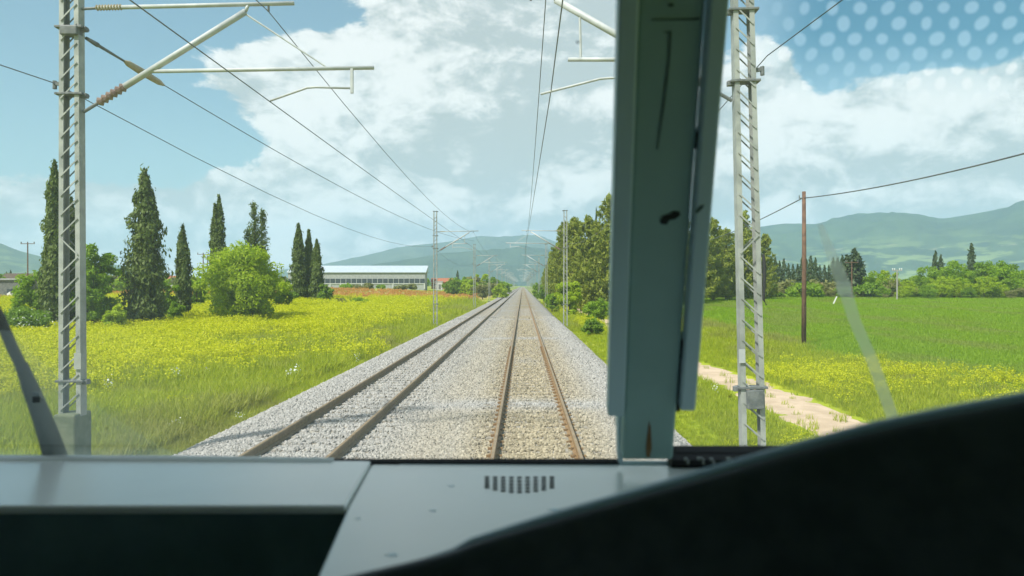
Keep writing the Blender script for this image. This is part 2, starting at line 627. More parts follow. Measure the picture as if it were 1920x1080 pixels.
def build_ground():
    xs = lines([(-9500, -1500, 800), (-1500, -300, 100), (-300, -90, 12), (-90, -30, 3), (-30, -6, .7), (-6, 4, 1.2), (4, 30, .6), (30, 90, 3),
                (90, 300, 12), (300, 1500, 100), (1500, 9500, 800)])
    ys = lines([(-200, 5, 20), (5, 10, 2), (10, 60, .8), (60, 180, 2), (180, 420, 8), (420, 1200, 40), (1200, 9600, 400)])
    X, Y = np.meshgrid(xs, ys)
    Z = gz(X, Y)
    nx, ny = len(xs), len(ys)
    me = bpy.data.meshes.new('ground')
    V = np.stack([X, Y, Z], -1).reshape(-1, 3)
    me.vertices.add(len(V))
    me.vertices.foreach_set('co', V.astype(np.float32).ravel())
    i = np.arange((ny - 1) * nx).reshape(ny - 1, nx)[:, :-1].ravel()
    F = np.stack([i, i + 1, i + nx + 1, i + nx], -1).astype(np.int32)
    me.loops.add(F.size)
    me.loops.foreach_set('vertex_index', F.ravel())
    me.polygons.add(len(F))
    me.polygons.foreach_set('loop_start', np.arange(0, F.size, 4, dtype=np.int32))
    me.polygons.foreach_set('use_smooth', np.ones(len(F), dtype=bool))
    me.update(calc_edges=True)
    for nm, fn in (('mustard', yellow), ('poppy', poppy), ('crop', crop)):
        a = me.attributes.new(nm, 'FLOAT', 'POINT')
        a.data.foreach_set('value', fn(V[:, 0], V[:, 1]).astype(np.float32))
    m, N = new_mat('meadow')
    tc = N.n('ShaderNodeTexCoord')
    P = tc.outputs['Object']
    n1 = N.noise(P, 0.12, 5.0, 0.6)
    n2 = N.noise(P, 1.4, 5.0, 0.65)
    n3 = N.noise(P, 0.018, 3.0, 0.5)
    g = N.mix(N.maprange(n2, .3, .7), (0.20, 0.27, 0.010), (0.32, 0.37, 0.020))
    g = N.mix(N.maprange(n1, .45, .7, 0, .5), g, (0.33, 0.33, 0.06))
    # patchwork of far fields
    vo = N.n('ShaderNodeTexVoronoi', feature='F1')
    N.put(vo.inputs['Vector'], N.vmath('MULTIPLY', P, (0.006, 0.0035, 0)))
    vo.inputs['Scale'].default_value = 1.0
    rmp = N.n('ShaderNodeValToRGB')
    rmp.color_ramp.interpolation = 'CONSTANT'
    es = rmp.color_ramp.elements
    es[0].color = (0.12, 0.20, 0.03, 1)
    es[1].position = 0.3
    es[1].color = (0.20, 0.24, 0.05, 1)
    for p, c in ((.5, (.33, .27, .15)), (.62, (.09, .17, .03)), (.8, (.26, .27, .07)), (.92, (.38, .20, .11))):
        e = es.new(p)
        e.color = (*c, 1)
    sepc = N.n('ShaderNodeSeparateColor')
    N.put(sepc.inputs[0], vo.outputs['Color'])
    N.put(rmp.inputs[0], sepc.outputs[0])
    sp = N.n('ShaderNodeSeparateXYZ')
    N.put(sp.inputs[0], P)
    g = N.mix(N.maprange(sp.outputs[1], 330, 480), g, N.mix(.3, rmp.outputs[0], g))

    def attr(nm):
        return N.n('ShaderNodeAttribute', attribute_name=nm).outputs['Fac']
    cr = N.mix(N.maprange(N.noise(N.vmath('MULTIPLY', P, (0.5, 0.12, 0)), 1.0, 4), .3, .7), (0.175, 0.29, 0.010), (0.27, 0.38, 0.016))
    g = N.mix(attr('crop'), g, cr)
    ye = N.mix(N.maprange(n2, .3, .7), (0.46, 0.46, 0.008), (0.62, 0.59, 0.010))
    g = N.mix(N.math('MULTIPLY', attr('mustard'), .95), g, ye)
    po = N.mix(N.maprange(n2, .3, .7), (0.45, 0.27, 0.13), (0.36, 0.32, 0.12))
    g = N.mix(attr('poppy'), g, po)
    b = N.n('ShaderNodeBsdfPrincipled')
    N.put(b.inputs['Base Color'], g)
    b.inputs['Roughness'].default_value = 0.95
    b.inputs['Specular IOR Level'].default_value = 0.1
    bp = N.n('ShaderNodeBump')
    bp.inputs['Strength'].default_value = 0.6
    bp.inputs['Distance'].default_value = 0.15
    N.put(bp.inputs['Height'], N.noise(P, 3.0, 5.0, .7))
    N.put(b.inputs['Normal'], bp.outputs[0])
    o = N.n('ShaderNodeOutputMaterial')
    m.node_tree.links.new(b.outputs[0], o.inputs[0])
    me.materials.append(m)
    ob = link(bpy.data.objects.new('ground', me))
    tag(ob, kind='structure')


build_ground()


# ------------------------------------------------------------------ ballast bed
def ballast_profile(x):
    xp = [-8.2, -7.5, -6.5, -6.15, -2.9, -2.2, -1.6, 2.05, 2.5, 3.1, 3.9, 4.4]
    zp = [-1.25, -0.95, -0.30, -0.215, -0.215, -0.26, -0.215, -0.215, -0.235, -0.30, -0.85, -1.25]
    return np.interp(x, xp, zp)


def ballast_dirt(x, y):
    n = fbm(np.asarray(x) / 1.2, np.asarray(y) / 5, 51)
    d = np.exp(-((np.asarray(x) - TRK_OWN) / 1.7) ** 4) * 1.0
    d = np.maximum(d, 0.5 * np.exp(-((np.asarray(x) + 1.7) / 0.9) ** 2))
    d = d * sstep(0.15, 0.6, n + 0.2)
    band = np.exp(-(((np.asarray(y) % 24.0) - 19.2) / 0.9) ** 2)      # freshly tipped clean stone across the track
    return np.clip(d * (1 - band), 0, 1)


def build_ballast():
    xs = np.array([-8.2, -7.6, -7.1, -6.6, -6.05, -5.7, -5.0, -4.0, -3.2, -2.7, -2.2, -1.8, -1.2, -.6, 0, .6, 1.2, 1.8, 2.2, 2.6, 3.0, 3.4, 3.8, 4.1, 4.4])
    xs = np.sort(np.concatenate([xs, (xs[1:] + xs[:-1]) / 2]))
    ys = lines([(4, 70, .5), (70, 200, 3), (200, 1400, 20)])
    X, Y = np.meshgrid(xs, ys)
    Xw = X + np.where((X < -6.3) | (X > 2.9), 0.35 * (fbm(X * 0 + Y / 1.7, X * 0, 55) - .5), 0)
    Z = ballast_profile(X) + 0.035 * (fbm(X / .5, Y / .5, 56) - .5)
    nx, ny = len(xs), len(ys)
    V = np.stack([Xw, Y, Z], -1).reshape(-1, 3)
    me = bpy.data.meshes.new('ballast_bed')
    me.vertices.add(len(V))
    me.vertices.foreach_set('co', V.astype(np.float32).ravel())
    i = np.arange((ny - 1) * nx).reshape(ny - 1, nx)[:, :-1].ravel()
    F = np.stack([i, i + 1, i + nx + 1, i + nx], -1).astype(np.int32)
    me.loops.add(F.size)
    me.loops.foreach_set('vertex_index', F.ravel())
    me.polygons.add(len(F))
    me.polygons.foreach_set('loop_start', np.arange(0, F.size, 4, dtype=np.int32))
    me.update(calc_edges=True)
    a = me.attributes.new('dirt', 'FLOAT', 'POINT')
    a.data.foreach_set('value', ballast_dirt(V[:, 0], V[:, 1]).astype(np.float32))
    m, N = new_mat('ballast_bed')
    tc = N.n('ShaderNodeTexCoord')
    P = tc.outputs['Object']
    vo = N.n('ShaderNodeTexVoronoi')
    N.put(vo.inputs['Vector'], P)
    vo.inputs['Scale'].default_value = 16.0
    sc = N.n('ShaderNodeSeparateColor')
    N.put(sc.inputs[0], vo.outputs['Color'])
    big = N.noise(N.vmath('MULTIPLY', P, (1.0, 0.25, 1.0)), 0.9, 4.0, .6)
    clean = N.mix(sc.outputs[0], (0.25, 0.24, 0.225), (0.40, 0.385, 0.36))
    dirty = N.mix(sc.outputs[0], (0.20, 0.165, 0.105), (0.41, 0.35, 0.245))
    dirty = N.mix(N.maprange(big, .5, .75, 0, .7), dirty, (0.23, 0.225, 0.13))
    at_ = N.n('ShaderNodeAttribute', attribute_name='dirt').outputs['Fac']
    c = N.mix(at_, clean, dirty)
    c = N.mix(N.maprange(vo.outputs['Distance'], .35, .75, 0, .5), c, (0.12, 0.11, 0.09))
    b = N.n('ShaderNodeBsdfPrincipled')
    N.put(b.inputs['Base Color'], c)
    b.inputs['Roughness'].default_value = 0.95
    b.inputs['Specular IOR Level'].default_value = 0.15
    bp = N.n('ShaderNodeBump')
    bp.inputs['Strength'].default_value = 0.8
    bp.inputs['Distance'].default_value = 0.04
    bp.invert = True
    N.put(bp.inputs['Height'], vo.outputs['Distance'])
    N.put(b.inputs['Normal'], bp.outputs[0])
    o = N.n('ShaderNodeOutputMaterial')
    m.node_tree.links.new(b.outputs[0], o.inputs[0])
    me.materials.append(m)
    tag(link(bpy.data.objects.new('ballast_bed', me)), kind='structure')


build_ballast()


def build_path():
    ys = np.arange(4, 140, .4)
    cols = np.linspace(-1, 1, 9)
    V = []
    for y in ys:
        cx = float(path_x(y))
        wl = 1.42 + 0.5 * (float(fbm(y / 1.6, 0.3, 61)) - .5)
        wr = 1.42 + 0.5 * (float(fbm(y / 1.9, 7.3, 62)) - .5)
        for t in cols:
            x = cx + t * (wl if t < 0 else wr)
            z = float(gz(x, y)) + 0.03 - 0.05 * abs(t) ** 4 - 0.03 * math.exp(-((abs(t) - .6) / .18) ** 2)
            V.append((x, y, z))
    n = len(cols)
    mb = MB()
    F = []
    for j in range(len(ys) - 1):
        for i in range(n - 1):
            a = j * n + i
            F.append((a, a + 1, a + n + 1, a + n))
    mb.add(V, F)
    solid('sand', (0.55, 0.42, 0.30), (0.44, 0.33, 0.225), 0.95, 1.6, bump=0.4)
    o = mb.build('dirt_path', 'sand', smooth=True)
    tag(o, kind='structure')


build_path()


# ------------------------------------------------------------------ hills
def build_hill(name, ctrl, dist, depth, c1, c2, patches=0.0, seed=1, foot=0.0, rough=1.0):
    """ctrl: photo points of the skyline; the ridge stands at distance dist"""
    a = np.array([azel(px, py) for px, py in ctrl])
    azs = np.linspace(a[0, 0], a[-1, 0], int(60 + 500 * (a[-1, 0] - a[0, 0])))
    els = np.interp(azs, a[:, 0], a[:, 1])
    k = np.ones(5) / 5
    els = np.convolve(np.pad(els, 2, mode='edge'), k, 'valid')
    ss = np.linspace(0, 1, 36)
    V = []
    for s in ss:
        r = dist - depth * 0.6 + depth * s
        prof = math.sin(min(1, s / 0.6) * math.pi / 2) ** 1.25 if s < 0.6 else math.cos((s - 0.6) / 0.4 * math.pi / 2) ** 0.8
        x, y = r * np.sin(azs), r * np.cos(azs)
        crest = np.tan(els) * dist + 2.9
        nz = fbm(x / (depth * .12), y / (depth * .12), seed, 5) - 0.5
        env = math.sin(min(1.0, s / 0.6) * math.pi) if s < 0.6 else 0.3
        h = foot + (crest - foot) * np.clip(prof + nz * 0.55 * rough * (0.04 + env) * (1 if s < 0.55 else 0.2), 0, 1.2)
        h = np.where(s > .5, np.minimum(h, crest * 1.0 + 4), h)
        V.append(np.stack([x, y, h - 3.0 * (s == 0) - 3 * (s == 1)], -1))
    V = np.array(V)
    ns, na = V.shape[:2]
    me = bpy.data.meshes.new(name)
    me.vertices.add(ns * na)
    me.vertices.foreach_set('co', V.astype(np.float32).ravel())
    i = np.arange((ns - 1) * na).reshape(ns - 1, na)[:, :-1].ravel()
    F = np.stack([i, i + 1, i + na + 1, i + na], -1).astype(np.int32)
    me.loops.add(F.size)
    me.loops.foreach_set('vertex_index', F.ravel())
    me.polygons.add(len(F))
    me.polygons.foreach_set('loop_start', np.arange(0, F.size, 4, dtype=np.int32))
    me.polygons.foreach_set('use_smooth', np.ones(len(F), dtype=bool))
    me.update(calc_edges=True)
    m, N = new_mat(name)
    tc = N.n('ShaderNodeTexCoord')
    P = tc.outputs['Object']
    f = N.maprange(N.noise(P, 0.004, 6.0, .65), .35, .65)
    c = N.mix(f, c1, c2)
    if patches:
        sp = N.n('ShaderNodeSeparateXYZ')
        N.put(sp.inputs[0], P)
        low = N.maprange(sp.outputs[2], 90, 420, 1.0, 0.0)
        pn = N.noise(N.vmath('MULTIPLY', P, (0.5, 0.5, 3.0)), 0.009, 5.0, .6)
        pf = N.math('MULTIPLY', N.maprange(pn, .50, .58, 0, patches), low)
        c = N.mix(pf, c, (0.20, 0.26, 0.09))
        p2 = N.noise(N.vmath('MULTIPLY', P, (0.5, 0.5, 4.0)), 0.012, 4.0, .6)
        c = N.mix(N.math('MULTIPLY', N.maprange(p2, .64, .70, 0, patches), low), c, (0.36, 0.32, 0.21))
    b = N.n('ShaderNodeBsdfPrincipled')
    N.put(b.inputs['Base Color'], c)
    b.inputs['Roughness'].default_value = 1.0
    b.inputs['Specular IOR Level'].default_value = 0.0
    o = N.n('ShaderNodeOutputMaterial')
    m.node_tree.links.new(b.outputs[0], o.inputs[0])
    me.materials.append(m)
    tag(link(bpy.data.objects.new(name, me)), kind='structure')


build_hill('far_hill', [(300, 530), (480, 512), (600, 497), (690, 478), (760, 462), (830, 455), (900, 443), (960, 446), (1010, 443), (1080, 470), (1160, 500), (1260, 530)],
           8200, 3000, (0.035, 0.058, 0.036), (0.065, 0.09, 0.05), 0.0, 71, rough=1.0)
build_hill('near_hill', [(620, 531), (700, 497), (760, 488), (830, 477), (900, 472), (980, 466), (1050, 470), (1130, 490), (1200, 531)],
           5600, 1900, (0.022, 0.044, 0.028), (0.042, 0.07, 0.038), 0.0, 72, rough=1.0)
build_hill('right_hill', [(1180, 520), (1300, 470), (1410, 428), (1470, 420), (1530, 421), (1580, 409), (1640, 402), (1700, 403), (1735, 409), (1760, 413),
                          (1800, 406), (1850, 398), (1890, 390), (1920, 382), (2050, 365), (2300, 380), (2600, 440), (2900, 530)],
           6600, 3200, (0.018, 0.042, 0.026), (0.045, 0.08, 0.038), 0.8, 73, rough=0.9)
build_hill('left_hill', [(-900, 500), (-500, 450), (-200, 440), (-60, 448), (0, 459), (40, 472), (100, 487), (190, 494), (250, 500), (330, 522), (380, 531)],
           6400, 2200, (0.040, 0.075, 0.034), (0.075, 0.11, 0.05), 0.5, 74)


# ------------------------------------------------------------------ scatter (countless things only)
def scatter(name, pts, rot, scale, idx, sources, extra=None):
    """one 'stuff' object: sources instanced on a point mesh through geometry nodes"""
    coll = bpy.data.collections.new(name + '_sources')
    for i, me in enumerate(sources):
        coll.objects.link(bpy.data.objects.new('%s_source_%02d' % (name, i), me))
    me = bpy.data.meshes.new(name)
    me.vertices.add(len(pts))
    me.vertices.foreach_set('co', np.asarray(pts, dtype=np.float32).ravel())
    a = me.attributes.new('rot', 'FLOAT_VECTOR', 'POINT')
    a.data.foreach_set('vector', np.asarray(rot, dtype=np.float32).ravel())
    a = me.attributes.new('scl', 'FLOAT', 'POINT')
    a.data.foreach_set('value', np.asarray(scale, dtype=np.float32))
    a = me.attributes.new('idx', 'INT', 'POINT')
    a.data.foreach_set('value', np.asarray(idx, dtype=np.int32))
    for k, v in (extra or {}).items():
        a = me.attributes.new(k, 'FLOAT', 'POINT')
        a.data.foreach_set('value', np.asarray(v, dtype=np.float32))
    me.update()
    ng = bpy.data.node_groups.new(name, 'GeometryNodeTree')
    ng.interface.new_socket('Geometry', in_out='INPUT', socket_type='NodeSocketGeometry')
    ng.interface.new_socket('Geometry', in_out='OUTPUT', socket_type='NodeSocketGeometry')
    gi, go = ng.nodes.new('NodeGroupInput'), ng.nodes.new('NodeGroupOutput')
    ci = ng.nodes.new('GeometryNodeCollectionInfo')
    ci.inputs['Collection'].default_value = coll
    ci.inputs['Separate Children'].default_value = True
    ci.inputs['Reset Children'].default_value = True
    ip = ng.nodes.new('GeometryNodeInstanceOnPoints')
    ip.inputs['Pick Instance'].default_value = True

    def named(nm, typ):
        nd = ng.nodes.new('GeometryNodeInputNamedAttribute')
        nd.data_type = typ
        nd.inputs['Name'].default_value = nm
        return nd.outputs['Attribute']
    L = ng.links.new
    L(gi.outputs[0], ip.inputs['Points'])
    L(ci.outputs[0], ip.inputs['Instance'])
    L(named('idx', 'INT'), ip.inputs['Instance Index'])
    L(named('rot', 'FLOAT_VECTOR'), ip.inputs['Rotation'])
    L(named('scl', 'FLOAT'), ip.inputs['Scale'])
    L(ip.outputs[0], go.inputs[0])
    ob = link(bpy.data.objects.new(name, me))
    md = ob.modifiers.new('scatter', 'NODES')
    md.node_group = ng
    return tag(ob, kind='stuff')


def wedge_points(n, x0, x1, y0, y1, power=1.6, spread=1.0):
    """random ground points, denser close to the line's head end"""
    t = rng.random(n)
    p = 1 - power
    y = (y0 ** p + t * (y1 ** p - y0 ** p)) ** (1 / p)
    x = x0 + (x1 - x0) * rng.random(n) if spread == 0 else None
    if x is None:
        half = 0.80 * y + 4
        lo, hi = np.maximum(x0, -half), np.minimum(x1, half)
        x = lo + (hi - lo) * rng.random(n)
        keep = hi > lo
        x, y = x[keep], y[keep]
    return x, y


def grass_mesh(name, n, h, spread, w, mat, lean=0.5, seed=0):
    g = np.random.default_rng(seed)
    V = []
    for i in range(n):
        a = g.random() * 2 * math.pi
        r = spread * math.sqrt(g.random())
        bx, by = r * math.cos(a), r * math.sin(a)
        b = g.random() * 2 * math.pi
        hh = h * (0.55 + 0.6 * g.random())
        lx, ly = lean * hh * math.cos(b) * g.random(), lean * hh * math.sin(b) * g.random()
        wx, wy = w * math.sin(b) / 2, -w * math.cos(b) / 2
        m = (bx + lx * .35, by + ly * .35, hh * .6)
        V += [(bx - wx, by - wy, -0.05), (bx + wx, by + wy, -0.05), (m[0] + wx * .8, m[1] + wy * .8, m[2]), (m[0] - wx * .8, m[1] - wy * .8, m[2])]
        V += [(m[0] - wx * .8, m[1] - wy * .8, m[2]), (m[0] + wx * .8, m[1] + wy * .8, m[2]), (bx + lx + wx * .12, by + ly + wy * .12, hh), (bx + lx - wx * .12, by + ly - wy * .12, hh)]
    return quads_mesh(name, V, 4, mat)


def flower_mesh(name, n, h, spread, petal, seed, size=0.045, stem='grass_blade'):
    g = np.random.default_rng(seed)
    V, mats = [], []
    for i in range(n):
        a = g.random() * 2 * math.pi
        r = spread * math.sqrt(g.random())
        bx, by = r * math.cos(a), r * math.sin(a)
        hh = h * (0.6 + 0.5 * g.random())
        b = g.random() * 2 * math.pi
        wx, wy = .012 * math.cos(b), .012 * math.sin(b)
        tx, ty = bx + .15 * hh * (g.random() - .5), by + .15 * hh * (g.random() - .5)
        V += [(bx - wx, by - wy, -.05), (bx + wx, by + wy, -.05), (tx + wx, ty + wy, hh), (tx - wx, ty - wy, hh)]
        mats.append(1)
        for k in range(7):
            c = np.array([tx, ty, hh]) + (g.random(3) - .5) * np.array([.16, .16, .20])
            nrm = g.normal(size=3)
            nrm[2] = abs(nrm[2]) + .3
            nrm /= np.linalg.norm(nrm)
            u = np.cross(nrm, [0.3, .5, .8])
            u /= np.linalg.norm(u)
            v = np.cross(nrm, u)
            s = size * (0.7 + .6 * g.random())
            for du, dv in ((-1, -1), (1, -1), (1, 1), (-1, 1)):
                V.append(tuple(c + u * du * s + v * dv * s))
            mats.append(0)
    me = quads_mesh(name, V, 4, petal)
    me.materials.append(MATS[stem])
    me.polygons.foreach_set('material_index', np.array(mats, dtype=np.int32))
    return me


def build_meadow():
    tufts = [grass_mesh('grass_tuft', 22, .40, .30, .026, 'grass_blade', .8, i) for i in range(5)]
    low = [grass_mesh('crop_tuft', 22, .15, .30, .026, 'crop_blade', .5, 20 + i) for i in range(4)]
    must = [flower_mesh('mustard_plant', 15, .66, .46, 'mustard_petal', 40 + i, .0205) for i in range(4)]
    pop = [flower_mesh('poppy_plant', 5, .55, .30, 'poppy_petal', 60 + i, .05) for i in range(3)]
    wht = [flower_mesh('daisy_plant', 4, .45, .2, 'white_petal', 80 + i, .022) for i in range(2)]
    # left bank and right verge grass
    for name, x0, x1, n, lim in (('meadow_grass', -95, -6.95, 95000, 0), ('verge_grass', 3.5, 26, 60000, 1)):
        x, y = wedge_points(n, x0, x1, 8, 150, 1.25)
        keep = rng.random(len(x)) > yellow(x, y) * .70
        if lim:
            keep &= rng.random(len(x)) > crop(x, y)
            d = np.abs(x - path_x(y))
            keep &= (d > 1.30 + .25 * (rng.random(len(x)) - .5)) | (rng.random(len(x)) < .015)
        edge = (x > -7.2) | (x < 3.8) if False else np.zeros(len(x), bool)
        x, y = x[keep], y[keep]
        s = (0.55 + .6 * rng.random(len(x))) * (1 + y / 70) * np.where((np.abs(x + 1.7) < 6.6), .55, 1.0)
        s *= 0.6 + 0.8 * fbm(x / 3, y / 4, 91)
        if lim:
            s *= np.where(y < 60, .42 + .25 * sstep(9.5, 12, x), .8)
        rot = np.stack([(rng.random(len(x)) - .5) * .3, (rng.random(len(x)) - .5) * .3, rng.random(len(x)) * 6.28], -1)
        o = scatter(name, np.stack([x, y, gz(x, y)], -1), rot, s, rng.integers(0, 5, len(x)), tufts, {'drift': .75 * sstep(.48, .72, .6 * fbm(x / 4, y / 9, 97) + .4 * fbm(x / 1.1, y / 1.6, 98))})
    # smooth crop field
    x, y = wedge_points(78000, 10, 130, 14, 190, 1.12)
    keep = rng.random(len(x)) < crop(x, y)
    x, y = x[keep], y[keep]
    rot = np.stack([np.zeros(len(x)), np.zeros(len(x)), rng.random(len(x)) * 6.28], -1)
    scatter('crop_grass', np.stack([x, y, gz(x, y)], -1), rot, (.7 + .5 * rng.random(len(x))) * (1 + y / 60), rng.integers(0, 4, len(x)), low, {'drift': .45 * sstep(.45, .7, fbm(x / 2.5, y / 14, 99))})
    # mustard
    for name, x0, x1, n in (('mustard_flowers', -100, -7.5, 115000), ('verge_mustard_flowers', 4.6, 24, 26000)):
        x, y = wedge_points(n, x0, x1, 9, 175, 1.15)
        keep = rng.random(len(x)) < yellow(x, y) ** 1.1 * (.72 if x0 < 0 else .95)
        keep &= rng.random(len(x)) < .25 + .95 * sstep(.38, .60, .65 * fbm(x / 3.2, y / 6, 96) + .35 * fbm(x / .9, y / 1.5, 94))
        keep &= np.abs(x - path_x(y)) > 1.4
        x, y = x[keep], y[keep]
        s = (.6 + .5 * rng.random(len(x))) * (1 + y / 110) * (1.0 if x0 < 0 else .62)
        rot = np.stack([(rng.random(len(x)) - .5) * .2, (rng.random(len(x)) - .5) * .2, rng.random(len(x)) * 6.28], -1)
        scatter(name, np.stack([x, y, gz(x, y) - .05], -1), rot, s, rng.integers(0, 4, len(x)), must)
    # poppies in the far field
    x, y = wedge_points(26000, -150, -12, 70, 300, 1.1)
    keep = rng.random(len(x)) < poppy(x, y) * .7
    x, y = x[keep], y[keep]
    rot = np.stack([np.zeros(len(x)), np.zeros(len(x)), rng.random(len(x)) * 6.28], -1)
    scatter('poppy_flowers', np.stack([x, y, gz(x, y)], -1), rot, (.7 + .4 * rng.random(len(x))) * (1 + y / 450), rng.integers(0, 3, len(x)), pop)
    # small white flowers, few
    x, y = wedge_points(200, -40, 9, 11, 45, 1.3)
    keep = ((x < -7) | (x > 4.6)) & (np.abs(x - path_x(y)) > 1.1) & (fbm(x / 2, y / 2, 95) > .55)
    x, y = x[keep], y[keep]
    rot = np.stack([np.zeros(len(x)), np.zeros(len(x)), rng.random(len(x)) * 6.28], -1)
    scatter('white_flowers', np.stack([x, y, gz(x, y)], -1), rot, .8 + .6 * rng.random(len(x)), rng.integers(0, 2, len(x)), wht)


def stone_mesh(seed):
    g = random.Random(seed)
    bm = bmesh.new()
    bmesh.ops.create_icosphere(bm, subdivisions=1, radius=1.0)
    sx, sy, sz = .7 + g.random() * .5, .7 + g.random() * .5, .5 + g.random() * .35
    for v in bm.verts:
        v.co = Vector((v.co.x * sx, v.co.y * sy, v.co.z * sz)) * (0.75 + .5 * g.random())
    me = bpy.data.meshes.new('stone')
    bm.to_mesh(me)
    bm.free()
    me.materials.append(MATS['stone'])
    return me


def build_stones():
    st = [stone_mesh(i) for i in range(8)]
    x, y = wedge_points(134000, -7.9, 4.2, 10.5, 75, 1.7)
    # keep the rails themselves free of stones
    for c in (TRK_OWN, TRK_LEFT):
        for s in (-.752, .752):
            k = np.abs(x - c - s) > .10
            x, y = x[k], y[k]
    z = ballast_profile(x) + .002
    on_sleeper = (np.abs((y / .6) - np.round(y / .6)) < .21) & ((np.abs(x - TRK_OWN) < 1.25) | (np.abs(x - TRK_LEFT) < 1.25))
    keep = ~on_sleeper | (rng.random(len(x)) < .45)
    x, y, z = x[keep], y[keep], z[keep]
    z = z + np.where(((np.abs((y / .6) - np.round(y / .6)) < .21) & ((np.abs(x - TRK_OWN) < 1.25) | (np.abs(x - TRK_LEFT) < 1.25))), .028, 0)
    s = .024 + .022 * rng.random(len(x))
    s *= 1 + y / 160
    rot = rng.random((len(x), 3)) * 6.28
    scatter('ballast_stones', np.stack([x, y, z], -1), rot, s, rng.integers(0, 8, len(x)), st, {'dirt': ballast_dirt(x, y)})


build_meadow()
build_stones()


# ------------------------------------------------------------------ the two tracks
RAIL_END = 1300


def rail_mesh(head=True):
    # flat-bottomed rail, top at z = 0
    foot = [(-.075, -.172), (.075, -.172), (.075, -.160), (.012, -.140), (.009, -.052), (.034, -.040), (.036, -.012), (.028, -.002),
            (-.028, -.002), (-.036, -.012), (-.034, -.040), (-.009, -.052), (-.012, -.140), (-.075, -.160)]
    mb = MB()
    mb.prism([(a, 4, b) for a, b in foot], (0, RAIL_END - 4, 0))
    return mb


def build_tracks():
    sl = MB()
    prof = [(-.15, -.40), (.15, -.40), (.125, -.20), (-.125, -.20)]
    sl.prism([(-1.25, a, b) for a, b in prof], (2.5, 0, 0))
    for s in (-.752, .752):                                   # raised rail seats
        sl.box((s, 0, -.192), (.40, .22, .036))
    clip = MB()
    clip.box((0, 0, 0), (.07, .05, .045)).box((.04, 0, .02), (.05, .035, .03))
    sleeper0 = clip0 = None
    for (cx, label, rm) in ((TRK_OWN, 'right railway track with rust brown rails running straight ahead to the horizon', 'rusty_rail'),
                            (TRK_LEFT, 'left railway track with dark grey rails, beside the meadow', 'dark_rail')):
        t = thing('railway_track', label, 'railway track', (cx, 0, 0))
        for s in (-.752, .752):
            r = rail_mesh().build('rail', rm, t)
            r.location = (s, 0, 0)
            hd = MB()
            hd.box((0, (RAIL_END + 4) / 2, 0), (.050, RAIL_END - 4, .004))
            hd.build('rail_head', 'rail_head' if rm == 'rusty_rail' else 'dark_rail', r)
        n = 0
        for k in range(16, 166):
            y = k * .6
            if sleeper0 is None:
                o = sleeper0 = sl.build('sleeper', 'sleeper_concrete', t)
            else:
                o = link(bpy.data.objects.new('sleeper', sleeper0.data), t)
            o.location = (0, y, 0)
            if cx == TRK_OWN and k < 62:
                for s in (-.752, .752):
                    for q in (-1, 1):
                        if clip0 is None:
                            c = clip0 = clip.build('rail_clip', 'rusty_rail', o)
                        else:
                            c = link(bpy.data.objects.new('rail_clip', clip0.data), o)
                        c.location = (s + q * .105, 0, -.148)
                        c.rotation_euler = (0, 0, 0 if q < 0 else math.pi)


build_tracks()

# ------------------------------------------------------------------ catenary masts
SPAN = 53.2
MX_L, MX_R = -7.8, 3.76
MY_L, MY_R = 12.7, 12.05
MBASE = -0.95                                # ground level at a mast, rail height = local z + MBASE


